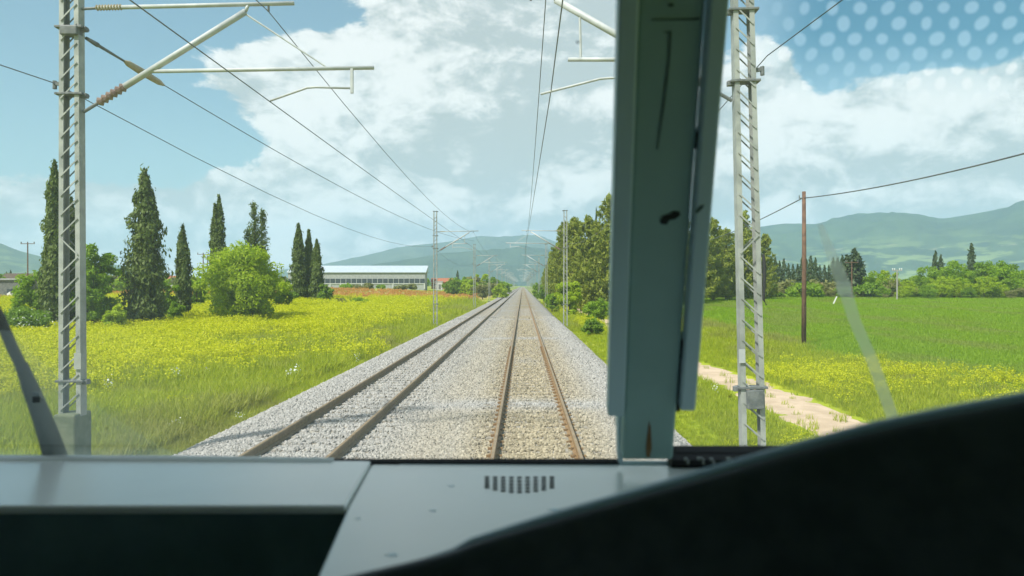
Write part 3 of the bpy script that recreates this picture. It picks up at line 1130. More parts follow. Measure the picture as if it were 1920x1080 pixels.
def mast_proto(long_type, high_block=False, simple=False):
    """lattice mast at local origin, cantilever towards +X; local z = height above rail - MBASE"""
    H = 9.55 - MBASE
    L = lambda z: z - MBASE
    hw = lambda z: .185 - .035 * z / H           # half distance between the chords
    root = thing('catenary_mast', 'x', 'catenary mast')
    f = MB()
    if high_block:
        f.box((0, 0, .70), (.38, .50, 1.90))
    else:
        f.box((0, 0, -.10), (.80, .95, .70))
    f.build('foundation', 'shaded_concrete', root, bevel=.03)
    for s in (-1, 1):
        a, b = Vector((s * hw(.2), 0, 1.60 if high_block else .2)), Vector((s * hw(H), 0, H))
        c = MB()
        c.bar(a, b, .022, .18, (0, 1, 0))
        c.bar(a + Vector((-s * .040, .084, 0)), b + Vector((-s * .040, .084, 0)), .058, .012, (0, 1, 0))
        c.bar(a + Vector((-s * .040, -.084, 0)), b + Vector((-s * .040, -.084, 0)), .058, .012, (0, 1, 0))
        c.build('chord', 'galvanised', root)
    step = .335
    zb = 1.70 if high_block else .35
    n = int((H - zb - .15) / step)
    allb = MB()
    for i in range(n):
        z0 = zb + i * step
        z1 = z0 + step * .86
        zig = 3.8 < z0 < 4.9
        s = -1 if (not zig or i % 2) else 1
        for side in (-1, 1):
            p = (s * (hw(z0) - .02), side * .105, z0)
            q = (-s * (hw(z1) - .02), side * .105, z1)
            tgt = allb if (simple or side > 0) else MB()
            tgt.bar(p, q, .022, .010, (0, 1, 0))
            if tgt is not allb:
                tgt.build('brace', 'galvanised', root)
    o = allb.build('rear_bracing', 'galvanised', root)
    if simple:
        o.name = 'bracing'
    for z, w in ((L(9.5), .40), (L(7.35), .46), (L(6.2), .46), (2.2, .46)):
        p = MB()
        p.box((0, 0, z), (w + .02, .24, .04))
        p.box((hw(z) + .06, 0, z - .02), (.10, .10, .08))
        p.build('cross_plate', 'dark_steel', root, bevel=.008)
    cb = MB()                                                     # thin rear stay arm for the return wire
    cb.bar((-.12, 0, L(6.37)), (-.30, 0, L(6.40)), .05, .06)
    cb.tube([(-.30, 0, L(6.30)), (-.30, 0, L(6.44))], .035, 8)
    cb.build('return_wire_bracket', 'dark_steel', root)
    # cantilever: tubes, insulators, steady arm
    can = MB()
    can.tube([(.45, 0, L(7.70)), (3.86, 0, L(7.76))], .036, 10)
    cant = can.build('cantilever', 'pale_tube', root, smooth=True)

    def ins(p, q, mat, r=.075, n=9):
        p, q = Vector(p), Vector(q)
        pts, rr = [], []
        for i in range(n * 2 + 1):
            pts.append(p.lerp(q, i / (n * 2)))
            rr.append(r if i % 2 else r * .55)
        m = MB()
        m.tube(pts, rr, 10)
        m.build('insulator', mat, cant)
    m = MB()
    m.tube([(.18, 0, L(7.68)), (.50, 0, L(7.70))], .025, 8)
    m.build('hinge', 'dark_steel', cant)
    ins((.42, 0, L(7.70)), (.88, 0, L(7.71)), 'yellow_insulator', .055)
    foot = Vector((.20, 0, L(5.90)))
    top = Vector((3.02, 0, L(7.62)))
    u = (top - foot).normalized()
    m = MB()
    m.tube([foot, foot + u * .45], .03, 8)
    m.build('hinge', 'dark_steel', cant)
    ins(foot + u * .30, foot + u * .85, 'brown_porcelain', .085, 6)
    m = MB()
    m.tube([foot + u * .80, top], .055, 10)
    m.tube([top, top + Vector((.05, 0, .12))], .03, 8)
    m.build('diagonal_tube', 'pale_tube', cant, smooth=True)
    if long_type:
        x0, x1, dx, ex = 1.40, 5.24, 4.86, 3.44
    else:
        x0, x1, dx, ex = 1.40, 2.84, 1.55, 3.30
    m = MB()
    m.tube([(x0, 0, L(6.60)), (x1, 0, L(6.645))], .034, 10)
    m.build('registration_tube', 'pale_tube', cant, smooth=True)
    m = MB()
    if long_type:
        m.tube([(3.02, 0, L(7.58)), (4.42, 0, L(6.66))], .016, 6)
    else:
        m.tube([(2.63, 0, L(7.34)), (2.63, 0, L(6.64))], .022, 6)
    m.build('stay_rod', 'pale_tube', cant)
    m = MB()
    m.box((dx, 0, L(6.42)), (.045, .06, .42))
    m.build('drop_bracket', 'pale_tube', cant)
    sg = 1 if ex > dx else -1
    m = MB()
    m.tube([(dx, .02, L(6.30)), (dx + sg * .62, .02, L(6.32)), (dx + sg * .78, .02, L(6.31)), (ex - sg * .0, .02, L(6.09))], .020, 8)
    m.build('steady_arm', 'pale_tube', cant, smooth=True)
    m = MB()
    m.tube([(3.42, 0, L(7.74)), (3.42, 0, L(7.62))], .02, 6)
    m.build('wire_clamp', 'dark_steel', cant)
    return root


def mast_label(side, k):
    ordn = ['nearest', 'second nearest', 'third nearest', 'fourth nearest']
    if k < 4:
        return '%s grey lattice catenary mast on the %s side of the line' % (ordn[k], side)
    return 'far hazy lattice catenary mast on the %s side of the line' % side


def build_masts():
    full = {True: mast_proto(True, True), False: mast_proto(False)}
    second = {True: mast_proto(True), False: mast_proto(False)}
    simple = {True: mast_proto(True, simple=True), False: mast_proto(False, simple=True)}
    used = set()
    for side in ('left', 'right'):
        for k in range(0, 14):
            lt = (k % 2 == 0) if side == 'left' else (k % 2 == 1)
            src = full[lt] if k == 0 else second[lt] if k == 1 else simple[lt]
            key = (min(k, 2), lt)
            if key in used:
                o = copy_tree(src)
            else:
                o = src
                used.add(key)
            y = (MY_L if side == 'left' else MY_R) + k * SPAN
            o.location = (MX_L if side == 'left' else MX_R, y, MBASE)
            o.rotation_euler = (0, 0, 0 if side == 'left' else math.pi)
            tag(o, mast_label(side, k), 'catenary mast', 'lattice masts along the %s side of the line' % side)
            if k == 0 and side == 'right':
                o.rotation_euler = (0, R(1.4), math.pi)     # this one leans a little over the line
                right0 = o
            if k == 0 and side == 'left':
                left0 = o
    # extras seen on the two nearest masts
    m = MB()
    m.box((-.02, .12, 2.02), (.26, .12, .30))
    m.build('equipment_box', 'dark_steel', right0, bevel=.01)
    m = MB()
    m.box((hwx := .17, .12, 2.72), (.10, .012, .22))
    m.build('number_plate', 'pale_tube', right0)
    m = MB()
    zz = lambda py: 2.9 + (535 - py) / FPX * MY_R - MBASE
    m.tube([(-.205, .13, zz(478)), (-.215, .14, zz(500)), (-.20, .14, zz(540)), (-.19, .14, zz(562)), (-.235, .13, zz(572))], [.022, .032, .026, .020, .012], 8)
    m.build('black_strip', 'rubber', right0)  # black curved strip set against the mast
    m = MB()
    m.box((.16, -.12, 2.55), (.12, .012, .28))
    m.build('number_plate', 'galvanised', left0)
    # tension insulator that anchors a wire on the left mast
    m = MB()
    a = Vector((.02, -.05, 2.9 + (535 - 58) / 109 - MBASE))
    m.box(a, (.30, .20, .16))
    an = m.build('anchor_clamp', 'dark_steel', left0, bevel=.02)


build_masts()


# ------------------------------------------------------------------ wires
def wire(name, pts, r, label, cat='overhead wire', group=None):
    m = MB()
    m.tube(pts, r, 6)
    return tag(m.build(name, 'wire_metal', None, smooth=True), label, cat, group)


def span_pts(xs, hs, y0, sag, n=10, nspan=9):
    """xs(k), hs(k) at mast k; sag between"""
    pts = []
    for k in range(-1, nspan):
        for i in range(n):
            t = i / n
            pts.append((xs(k) * (1 - t) + xs(k + 1) * t, y0 + (k + t) * SPAN, hs(k) * (1 - t) + hs(k + 1) * t - sag * 4 * t * (1 - t)))
    return pts


def build_wires():
    W = .0085
    wire('contact_wire', span_pts(lambda k: MX_L + (3.44 if k % 2 == 0 else 3.72), lambda k: 6.07, MY_L, .06), W, 'lower contact wire above the left track', group='wires over the line')
    wire('contact_wire', span_pts(lambda k: MX_R - (3.30 if k % 2 == 0 else 3.55), lambda k: 6.07, MY_R, .06), W, 'lower contact wire above the rust brown right track', group='wires over the line')
    wire('messenger_wire', span_pts(lambda k: MX_L + 3.42, lambda k: 7.62, MY_L, .75), W, 'upper sagging messenger wire above the left track', group='wires over the line')
    wire('messenger_wire', span_pts(lambda k: MX_R - 3.38, lambda k: 7.62, MY_R, .75), W, 'upper sagging messenger wire above the rust brown right track', group='wires over the line')
    wire('return_wire', span_pts(lambda k: MX_L - .30, lambda k: 6.40, MY_L, .9), W, 'outermost wire carried on the meadow side of the left masts', group='wires over the line')
    wire('return_wire', span_pts(lambda k: MX_R + .20, lambda k: 6.62, MY_R, .95), W, 'wire carried on the field side of the right masts', group='wires over the line')
    # anchored wire: from the clamp on the nearest left mast, through a rod insulator, out over the left track
    p0 = Vector((MX_L + .15, MY_L - .05, 2.9 + (535 - 62) / 109))
    p1 = Vector((-4.35, MY_L + SPAN, 6.9))
    pts = [p0.lerp(p1, t) - Vector((0, 0, .75 * 4 * t * (1 - t))) for t in [i / 24 for i in range(25)]]
    t = thing('anchored_wire', 'wire anchored to the nearest left mast through a yellowish rod insulator', 'overhead wire')
    m = MB()
    m.tube(pts, W * 1.1, 6)
    m.build('wire', 'wire_metal', t)
    d = (pts[1] - pts[0]).normalized()
    m = MB()
    m.tube([p0 + d * .2, p0 + d * .5, p0 + d * .55, p0 + d * 1.5], [.03, .045, .03, .018], 8)
    m.build('turnbuckle', 'dark_steel', t)
    m = MB()
    m.tube([p0 + d * 1.3, p0 + d * 1.45, p0 + d * 1.9, p0 + d * 2.5, p0 + d * 2.7], [.02, .06, .075, .06, .02], 10)
    m.build('rod_insulator', 'yellow_insulator', t, smooth=True)


build_wires()


# ------------------------------------------------------------------ roadside poles
def gzf(x, y):
    return float(gz(x, y))


def build_poles():
    p = at(1507, 640, 42.0)
    x, y = p.x, 42.0
    z = gzf(x, y)
    top = 2.9 + (535 - 360) / FPX * 42
    t = thing('utility_pole', 'tall brown wooden pole standing in the green field with a single cable', 'utility pole', (x, y, z))
    m = MB()
    m.tube([(0, 0, -.3), (0.02, 0, (top - z) * .5), (0, 0, top - z)], [.135, .125, .10], 12)
    m.build('pole', 'pole_wood', t, smooth=True)
    m = MB()
    m.bar((-.28, 0, top - z - .38), (.12, 0, top - z - .36), .05, .06)
    m.tube([(-.26, 0, top - z - .36), (-.26, 0, top - z - .22)], .03, 8)
    m.build('bracket', 'dark_steel', t)
    hz = top - .38
    a = Vector((x, y - .12, hz))

    def sag(p, q, s, n=18):
        return [p.lerp(q, i / n) - Vector((0, 0, s * 4 * (i / n) * (1 - i / n))) for i in range(n + 1)]
    # towards the viewer, rising out of the picture
    b = at(2060, 250, 22.0)
    wire('utility_cable', sag(a, b, .25), .030, 'thick black cable from the wooden pole to the upper right', 'cable')
    c = at(1310, 455, 100.0)
    wire('utility_cable', sag(a + Vector((-.1, .1, 0)), c, .35), .030, 'black cable from the wooden pole going left behind the mast', 'cable')

    def tpole(px, ptop, pbase, Y, cross, label, double=False, lamp=False):
        b = at(px, pbase, Y)
        zt = at(px, ptop, Y).z
        zb = gzf(b.x, Y)
        t = thing('power_pole', label, 'utility pole', (b.x, Y, zb))
        H = zt - zb
        m = MB()
        m.tube([(0, 0, -.3), (0, 0, H)], [.17, .12], 8)
        m.build('pole', 'pole_grey' if lamp else 'pole_wood', t)
        m = MB()
        m.box((0, 0, H - .25), (cross, .14, .14))
        m.build('crossarm', 'pole_grey' if lamp else 'pole_wood', t)
        for s in (-.46, 0, .46) if not lamp else (-.45, -.25, .25, .45):
            m = MB()
            m.tube([(s * cross, 0, H - .18), (s * cross, 0, H + .10), (s * cross, 0, H + .22)], [.06, .13, .05], 8)
            m.build('insulator', 'white_paint' if lamp else 'dark_steel', t)
        return t
    tpole(52, 455, 512, 170, 3.3, 'distant T shaped power pole left of the tall cypress beside the mast')
    tpole(381, 475, 525, 200, 3.2, 'distant power pole with crossarm between two cypresses')
    tpole(389, 481, 525, 215, 2.2, 'thinner distant power pole right beside another pole between cypresses')
    tpole(1597, 490, 545, 158, 2.8, 'dark power pole with T crossarm before the dark cypress cluster')
    tpole(1682, 505, 562, 150, 2.0, 'pale power pole with white insulators before the light green trees', lamp=True)
    # small leaning stake at the field edge
    b = at(1560, 573, 118)
    m = MB()
    q = at(1569, 556, 118)
    m.bar((b.x, 118, gzf(b.x, 118) - .1), (q.x, 118, q.z), .14, .14)
    tag(m.build('field_stake', 'white_paint'), 'short white leaning stake at the far edge of the green field', 'stake')


build_poles()


# ------------------------------------------------------------------ buildings
def build_buildings():
    Y = 350.0
    a = at(540, 541, Y)
    b = at(797, 541, Y)
    zg = 1.35
    S = Y / FPX
    zz = lambda py: 2.9 + (535 - py) * S
    x0, x1 = a.x, b.x
    cx, L = (x0 + x1) / 2, x1 - x0
    t = thing('warehouse', 'long pale grey warehouse with light metal roof beyond the yellow meadow', 'warehouse', (cx, Y, zg))
    loc = lambda py: zz(py) - zg
    D = 8.0
    m = MB()
    m.box((0, D / 2, (loc(511)) / 2 - .5), (L, D, loc(511) + 1))
    m.build('wall', 'wall_pale', t)
    m = MB()                                                      # mono-pitch roof towards us
    e, r = loc(510), loc(497)
    m.prism([(-L / 2 - .5, -.6, e), (-L / 2 - .5, D + .3, r), (-L / 2 - .5, D + .3, e - .25), (-L / 2 - .5, -.6, e - .25)], (L + 1, 0, 0))
    m.build('roof', 'roof_sheet', t)
    m = MB()
    m.box((0, -.12, loc(531.6)), (L, .3, .35))
    m.build('ledge', 'wall_white', t)
    n = 26
    w0 = None
    for i in range(n):
        x = -L / 2 + (i + .5) * L / n
        if w0 is None:
            m = MB()
            m.box((0, 0, 0), (L / n * .86, .12, 2.3))
            w0 = m.build('window', 'window_dark', t)
            o = w0
        else:
            o = link(bpy.data.objects.new('window', w0.data), t)
        o.location = (x, -.04, loc(527))
    p0 = None
    for i in range(14):
        x = -L / 2 + .25 + i * (L - .5) / 13
        if p0 is None:
            m = MB()
            m.box((0, 0, 0), (.55, .36, loc(532)))
            p0 = o = m.build('pilaster', 'wall_white', t)
        else:
            o = link(bpy.data.objects.new('pilaster', p0.data), t)
        o.location = (x, -.16, loc(532) / 2 - .1)
    # house next to it
    a = at(800, 541, 360)
    h = thing('farm_house', 'low house with orange walls right of the warehouse', 'house', (at(829, 541, 360).x, 360, 1.3))
    m = MB()
    m.box((0, 3, 1.6), (10.5, 6, 3.4))
    m.build('wall', 'orange_wall', h)
    m = MB()
    m.prism([(-5.6, -.5, 3.2), (-5.6, 3, 5.2), (-5.6, 6.5, 3.2)], (11.2, 0, 0))
    m.build('roof', 'roof_tile', h)
    for x in (-3.2, 0.6):
        m = MB()
        m.box((x, -.03, 1.7), (1.2, .1, 1.2))
        m.build('window', 'window_dark', h)
    t = thing('white_kiosk', 'small white cabin between the orange house and the left mast', 'cabin', (at(823, 541, 300).x, 300, 1.1))
    m = MB()
    m.box((0, 1.5, 1.6), (2.7, 3, 3.4))
    m.build('wall', 'wall_white', t)
    m = MB()
    m.box((0, 1.5, 3.4), (3.0, 3.4, .2))
    m.build('roof', 'roof_sheet', t)
    m = MB()
    m.box((.3, -.03, 1.2), (.9, .08, 2.0))
    m.build('door', 'wall_grey', t)
    # low dark shed far left
    Y = 190
    S = Y / FPX
    x0, x1 = at(-120, 548, Y).x, at(47, 548, Y).x
    zg = gzf(x1, Y)
    cx, L = (x0 + x1) / 2, x1 - x0
    t = thing('farm_shed', 'long low dark shed with pale flat roof behind the field edge', 'shed', (cx, Y, zg))
    H = 2.9 + (535 - 524) * S - zg
    m = MB()
    m.box((0, 5, H / 2 - .1), (L, 10, H))
    m.build('wall', 'wall_grey', t)
    m = MB()
    m.box((0, 5, H + .12), (L + .8, 11, .45))
    m.build('roof', 'wall_pale', t)
    m = MB()
    for x in (L / 2 - 3, L / 2 - 9):
        m = MB()
        m.box((x, -.05, 1.0), (3.4, .1, 2.0))
        m.build('door', 'window_dark', t)
    # white car by the shed
    y = Y - 6
    cxx = at(31, 547, y).x
    t = thing('parked_car', 'tiny white car parked in front of the dark shed', 'car', (cxx, y, gzf(cxx, y) + .02))
    m = MB()
    m.prism([(-2, -.85, .3), (2, -.85, .3), (2, -.85, .75), (1.2, -.85, .9), (.6, -.85, 1.4), (-1.2, -.85, 1.42), (-1.9, -.85, .95)], (0, 1.7, 0))
    m.build('body', 'white_paint', t, bevel=.06)
    for x in (-1.25, 1.25):
        for s in (-.85, .85):
            m = MB()
            m.tube([(x, s - .09, .32), (x, s + .09, .32)], .32, 14)
            m.build('wheel', 'rubber', t)
    m = MB()
    m.prism([(-1.0, -.87, .95), (.9, -.87, .95), (.5, -.87, 1.32), (-.95, -.87, 1.34)], (0, 1.74, 0))
    m.build('side_window', 'window_dark', t)
    # village houses far left
    for i, (px, w, Y, hgt, wall, lab) in enumerate((
            (28, 13, 330, 5.0, 'orange_wall', 'small distant house with brown orange walls behind the shed'),
            (330, 11, 420, 5.0, 'wall_white', 'tiny white house glimpsed between two cypresses'),
            (222, 10, 520, 5.0, 'wall_white', 'tiny white house left of the broad tall cypress'))):
        b = at(px, 540, Y)
        t = thing('village_house', lab, 'house', (b.x, Y, gzf(b.x, Y)))
        m = MB()
        m.box((0, 4, hgt / 2 - .2), (w, 8, hgt))
        m.build('wall', wall, t)
        m = MB()
        m.prism([(-w / 2 - .4, -.5, hgt - .3), (-w / 2 - .4, 4, hgt + 2), (-w / 2 - .4, 8.5, hgt - .3)], (w + .8, 0, 0))
        m.build('roof', 'bark' if i == 0 else 'roof_tile', t)
        for x in (-w * .25, w * .22):
            m = MB()
            m.box((x, -.03, hgt * .5), (1.3, .1, 1.4))
            m.build('window', 'window_dark', t)


build_buildings()


# ------------------------------------------------------------------ trees
def leaves(P, size, g, up=0.0, aspect=1.0, out=None, outw=0.0):
    """P (n,3) leaf centres -> quad vertices. out: outward directions, to face leaves outwards"""
    n = len(P)
    N_ = g.normal(size=(n, 3))
    if out is not None:
        N_ = N_ * (1 - outw) + out * outw * 1.6
    N_ /= np.linalg.norm(N_, axis=1)[:, None] + 1e-9
    T = g.normal(size=(n, 3))
    T[:, 2] += up * 3
    T -= N_ * (T * N_).sum(1)[:, None]
    T /= np.linalg.norm(T, axis=1)[:, None] + 1e-9
    B = np.cross(N_, T)
    s = (size * (.6 + .8 * g.random(n)))[:, None]
    a = T * s
    b = B * s / (1 + aspect) * 1.0
    return np.stack([P - a * .9, P + b * .75 - a * .1, P + a, P - b * .75 - a * .1], 1).reshape(-1, 3)


def cypress_mesh(name, h, w, seed, n=6500, mat='cypress_leaf', spires=3, leaf=.20, rag=0.35, asp=.9):
    g = np.random.default_rng(seed)
    Ps, Os = [], []
    tops = [(0, 0, h)]
    for i in range(spires - 1):
        a = g.random() * 6.28
        tops.append((math.cos(a) * w * .26, math.sin(a) * w * .26, h * (.55 + .38 * g.random())))
    for i, (ox, oy, hh) in enumerate(tops):
        k = int(n * (.55 if i == 0 else .45 / max(1, spires - 1)))
        t = g.random(k) ** .95
        ww = w * (1.0 if i == 0 else .72) / 2
        prof = np.minimum(1.0, (t + .02) / .16) ** .6 * (1 - t ** 2.6) ** .85
        th = g.random(k) * 6.28
        lump = 1 + rag * (vnoise(th * 1.3 + 5, t * hh * 1.1, seed) - .5) * 2 + rag * .8 * (vnoise(th * 2.5, t * hh * 2.6, seed + 3) - .5) * 2
        r = ww * prof * lump * (1 - .6 * g.random(k) ** 1.6)
        x = ox * np.minimum(1, t * 3) + np.cos(th) * r
        y = oy * np.minimum(1, t * 3) + np.sin(th) * r
        z = .15 + t * (hh - .2) + (g.random(k) - .5) * .3
        Ps.append(np.stack([x, y, z], -1))
        Os.append(np.stack([np.cos(th), np.sin(th), np.full(k, .35)], -1))
    P, O = np.concatenate(Ps), np.concatenate(Os)
    # a few stray sprays
    m = int(n * .02)
    j = g.integers(0, len(P), m)
    P[j] += O[j] * g.random((m, 1)) * w * .12 + np.array([0, 0, .3]) * g.random((m, 1))
    return quads_mesh(name, leaves(P, leaf, g, .8, asp, O, .5), 4, mat)


def broad_mesh(name, h, w, seed, n=9000, mat='green_leaf', leaf=.2, base=.12, clumps=60, flat=1.0, spread=.17):
    g = np.random.default_rng(seed)
    Ps, Os = [], []
    cz = h * (base + 1) / 2
    rz = h * (1 - base) / 2
    for i in range(clumps):
        d = g.normal(size=3)
        d /= np.linalg.norm(d)
        rr = g.random() ** .33 * (.62 + .38 * g.random())
        wob = .82 + .36 * float(vnoise(d[0] * 2 + 4, d[1] * 2 + d[2] * 3 + 9, seed))
        c = np.array([d[0] * w / 2 * rr * wob, d[1] * w / 2 * rr * wob, cz + d[2] * rz * rr * wob * flat])
        if c[2] < h * base:
            c[2] = h * base + g.random() * .3
        r = w * spread * (.55 + .8 * g.random()) * (.75 + .25 * (1 - rr))
        k = int(n / clumps)
        q = g.normal(size=(k, 3))
        q /= np.linalg.norm(q, axis=1)[:, None]
        rad = r * (.35 + .65 * g.random(k)) ** .8
        P = c + q * rad[:, None] * np.array([1, 1, .72])
        Ps.append(P)
        Os.append(q + d * .4 + np.array([0, 0, .35]))
    P, O = np.concatenate(Ps), np.concatenate(Os)
    P[:, 2] = np.maximum(P[:, 2], .05)
    O /= np.linalg.norm(O, axis=1)[:, None]
    return quads_mesh(name, leaves(P, leaf, g, .2, 1.0, O, .45), 4, mat)


def pine_mesh(name, h, w, seed, n=9000):
    """loose pine: whorls of upswept boughs that end in needle tufts, a ragged leader"""
    g = np.random.default_rng(seed)
    Ps, Os = [], []
    nb = 66
    for i in range(nb):
        t = .05 + .95 * (i + g.random()) / nb
        a = i * 2.4 + g.random() * .8
        L = w / 2 * (min(1, t / .25 + .35)) * (1 - t ** 1.7) ** .8 * (.45 + .75 * g.random()) + .2
        k = max(12, int(n / nb * (.4 + .9 * L / (w / 2))))
        u = g.random(k) ** .6
        rise = .28 * L * u ** 1.5 + (1.0 if t > .8 else .25) * u
        wid = .10 + .24 * np.sin(np.pi * np.minimum(1, u * .9 + .1)) * (.5 + .5 * L / (w / 2))
        P = np.stack([np.cos(a) * L * u, np.sin(a) * L * u, h * t * .97 + rise], -1) + g.normal(size=(k, 3)) * wid[:, None] * np.array([1, 1, .75])
        Ps.append(P)
        Os.append(np.stack([np.full(k, math.cos(a)), np.full(k, math.sin(a)), np.full(k, .7)], -1) + g.normal(size=(k, 3)) * .4)
    P, O = np.concatenate(Ps), np.concatenate(Os)
    P[:, 2] = np.maximum(P[:, 2], .05)
    O /= np.linalg.norm(O, axis=1)[:, None]
    return quads_mesh(name, leaves(P, .25, g, .5, 1.2, O, .4), 4, 'pine_needle')


def trunk_mesh(name, h, r, seed, limbs=5, reach=1.0):
    g = random.Random(seed)
    mb = MB()
    pts = [(0, 0, -.3)]
    for i in range(1, 6):
        pts.append((g.uniform(-.04, .04) * h * .3, g.uniform(-.04, .04) * h * .3, h * i / 5))
    mb.tube(pts, [r * 1.25, r, r * .85, r * .65, r * .4, r * .12], 8)
    for i in range(limbs):
        z = h * g.uniform(.25, .75)
        a = g.uniform(0, 6.28)
        L = reach * g.uniform(.5, 1.0)
        p = Vector((0, 0, z))
        q = p + Vector((math.cos(a) * L * .5, math.sin(a) * L * .5, L * .35))
        s = p + Vector((math.cos(a) * L, math.sin(a) * L, L * .85))
        mb.tube([p, q, s], [r * .45, r * .3, r * .08], 6)
    o = mb.build(name, 'bark')
    me = o.data
    bpy.data.objects.remove(o)
    return me


def plant(name, label, cat, x, y, crown, trunk, s=1.0, rz=0.0, group=None, z=None, sz=1.0, crown_name='crown'):
    t = thing(name, label, cat, (x, y, gzf(x, y) if z is None else z), rz, group)
    t.scale = (s, s, s * sz)
    o = link(bpy.data.objects.new(crown_name, crown), t)
    if trunk is not None:
        link(bpy.data.objects.new('trunk', trunk), t)
    return t


def build_trees():
    # --- left: the row of cypresses, placed from the photograph: px centre, py top, distance, width in px
    rows = [
        (103, 303, 56, 62, 'tall narrow cypress partly behind the nearest left mast', 3, 1),
        (134, 372, 58, 44, 'shorter cypress hidden behind the nearest left mast', 2, 2),
        (271, 318, 60, 86, 'broad tall ragged cypress right of the nearest left mast', 4, 3),
        (343, 424, 72, 38, 'small pointed cypress between the broad cypress and lime green tree', 1, 4),
        (411, 367, 92, 40, 'slim dense cypress rising behind the lime green tree', 2, 5),
        (560, 420, 136, 34, 'left and tallest cypress of the trio before the warehouse', 2, 6),
        (579, 432, 138, 28, 'middle cypress of the trio before the warehouse', 1, 7),
        (594, 450, 134, 30, 'right and lowest cypress of the trio before the warehouse', 1, 8),
    ]
    for px, py, Y, wpx, lab, sp, sd in rows:
        b = at(px, 560, Y)
        z = gzf(b.x, Y)
        top = at(px, py, Y).z
        h = top - z
        w = wpx * Y / FPX * .80
        nn = int(11000 + 130 * w * h)
        me = cypress_mesh('cypress_crown', h, w, 100 + sd, nn, 'cypress_leaf', sp, .15 + .0006 * Y + (.05 if Y > 100 else 0), .55 if sd in (3, 2) else .38)
        plant('cypress_tree', lab, 'cypress', b.x, Y, me, trunk_mesh('cypress_trunk', h * .85, .16 + .01 * h, sd, 0), group='cypresses on the meadow edge')
    # thin-topped conifer behind the lime tree
    Y = 95
    b = at(477, 560, Y)
    z = gzf(b.x, Y)
    h = at(480, 388, Y).z - z
    g = np.random.default_rng(5)
    Ps = []
    for (ox, top, w) in ((0, 1.0, 1.5), (1.1, .93, 1.0), (-.8, .78, 1.5), (.3, .72, 3.8)):
        for lev in np.arange(.12, top, .035):
            r = w * .5 * (1 - lev / top) ** .5 * (.6 + .8 * g.random()) + .1
            for q in range(3):
                a = g.random() * 6.28
                c = np.array([ox * min(1, lev * 2), 0, lev * h])
                k = 34
                tt = g.random(k)
                Ps.append(c + np.stack([np.cos(a) * r * tt * 1.5, np.sin(a) * r * tt * 1.5, tt * .5], -1) + g.normal(size=(k, 3)) * .16)
    P = np.concatenate(Ps)
    me = quads_mesh('conifer_crown', leaves(P, .20, g, .5, 1.5), 4, 'cypress_leaf')
    plant('conifer_tree', 'gappy conifer with a double top behind the lime green tree', 'conifer', b.x, Y, me, trunk_mesh('conifer_trunk', h * .95, .2, 9, 3, 1.0))
    # --- lime green broad tree
    Y = 68
    b = at(452, 600, Y)
    z = gzf(b.x, Y)
    h = at(460, 446, Y).z - z
    me = broad_mesh('lime_crown', h, 8.8, 201, 26000, 'lime_leaf', .17, .03, 110, 1.0, .15)
    plant('lime_green_tree', 'bright lime green bushy tree at the edge of the yellow meadow', 'tree', b.x, Y, me, trunk_mesh('lime_trunk', h * .7, .16, 12, 8, 2.4))
    # --- bushes and small trees on the left
    def spot(px, py_top, Y, wpx, mat, seed, lab, n=7000, leaf=.16, name='bush', cat='bush', base=.02, clumps=40, trunk=False, group=None, spread=.17):
        b = at(px, 560, Y)
        z = gzf(b.x, Y)
        h = max(.6, at(px, py_top, Y).z - z)
        w = wpx * Y / FPX
        me = broad_mesh(name + '_crown', h, w, seed, n, mat, leaf, base, clumps, 1.0, spread)
        return plant(name, lab, cat, b.x, Y, me, trunk_mesh(name + '_trunk', h * .6, .05 + .012 * h, seed, 4, w * .3), group=group)
    spot(174, 448, 57, 92, 'fresh_leaf', 211, 'dark green tree with upright shoots right beside the nearest left mast', 15000, .16, 'young_tree', 'tree', .0, 80)
    spot(70, 492, 57, 96, 'fresh_leaf', 212, 'yellow green shrub at the foot of the tall narrow cypress', 8000, .14)
    spot(45, 575, 50, 110, 'green_leaf', 213, 'low green bush with white blossom at the left edge', 8000, .12)
    spot(216, 565, 55, 46, 'lime_leaf', 214, 'small light green shrub left of the broad tall cypress', 4500, .12)
    spot(308, 515, 68, 52, 'fresh_leaf', 215, 'light green sapling right of the broad tall cypress', 6000, .14, 'sapling', 'tree', .06)
    spot(368, 505, 100, 54, 'fresh_leaf', 216, 'light green bush behind the small pointed cypress', 5000, .18)
    spot(530, 520, 98, 44, 'green_leaf', 217, 'shaded green bush at the right flank of the lime green tree', 5000, .18)
    spot(612, 530, 132, 34, 'green_leaf', 218, 'round dark bush right of the cypress trio', 4500, .2)
    spot(640, 556, 118, 26, 'olive_leaf', 219, 'small dull bush in the yellow meadow right of the cypress trio', 2500, .2)
    spot(676, 557, 120, 44, 'fresh_leaf', 220, 'low green bush in the yellow meadow before the warehouse', 3500, .2)
    spot(330, 560, 66, 40, 'fresh_leaf', 221, 'low green shrub at the foot of the small pointed cypress', 3500, .13)
    spot(250, 548, 61, 40, 'green_leaf', 222, 'olive green shrub at the left foot of the broad tall cypress', 3500, .13)
    # white blossoms on the left edge bush
    b = at(48, 560, 48.5)
    g = np.random.default_rng(77)
    P = np.stack([b.x + g.normal(size=260) * 1.0, 49.0 + g.normal(size=260) * .6, gzf(b.x, 49) + .5 + np.abs(g.normal(size=260)) * .6], -1)
    me = quads_mesh('elder_blossom', leaves(P, .09, g), 4, 'white_petal')
    tag(link(bpy.data.objects.new('white_blossom', me)), kind='stuff')
    # bushes under the warehouse
    for i, (px, w) in enumerate(((690, 26), (715, 22), (748, 30), (772, 24), (650, 30), (668, 20))):
        spot(px, 531 + (i % 3) * 2, 325 + i * 2, w, ('olive_leaf', 'fresh_leaf', 'olive_leaf')[i % 3], 230 + i, 'low bush along the foot of the warehouse wall', 1200, .55, group='bushes along the warehouse wall', clumps=16)
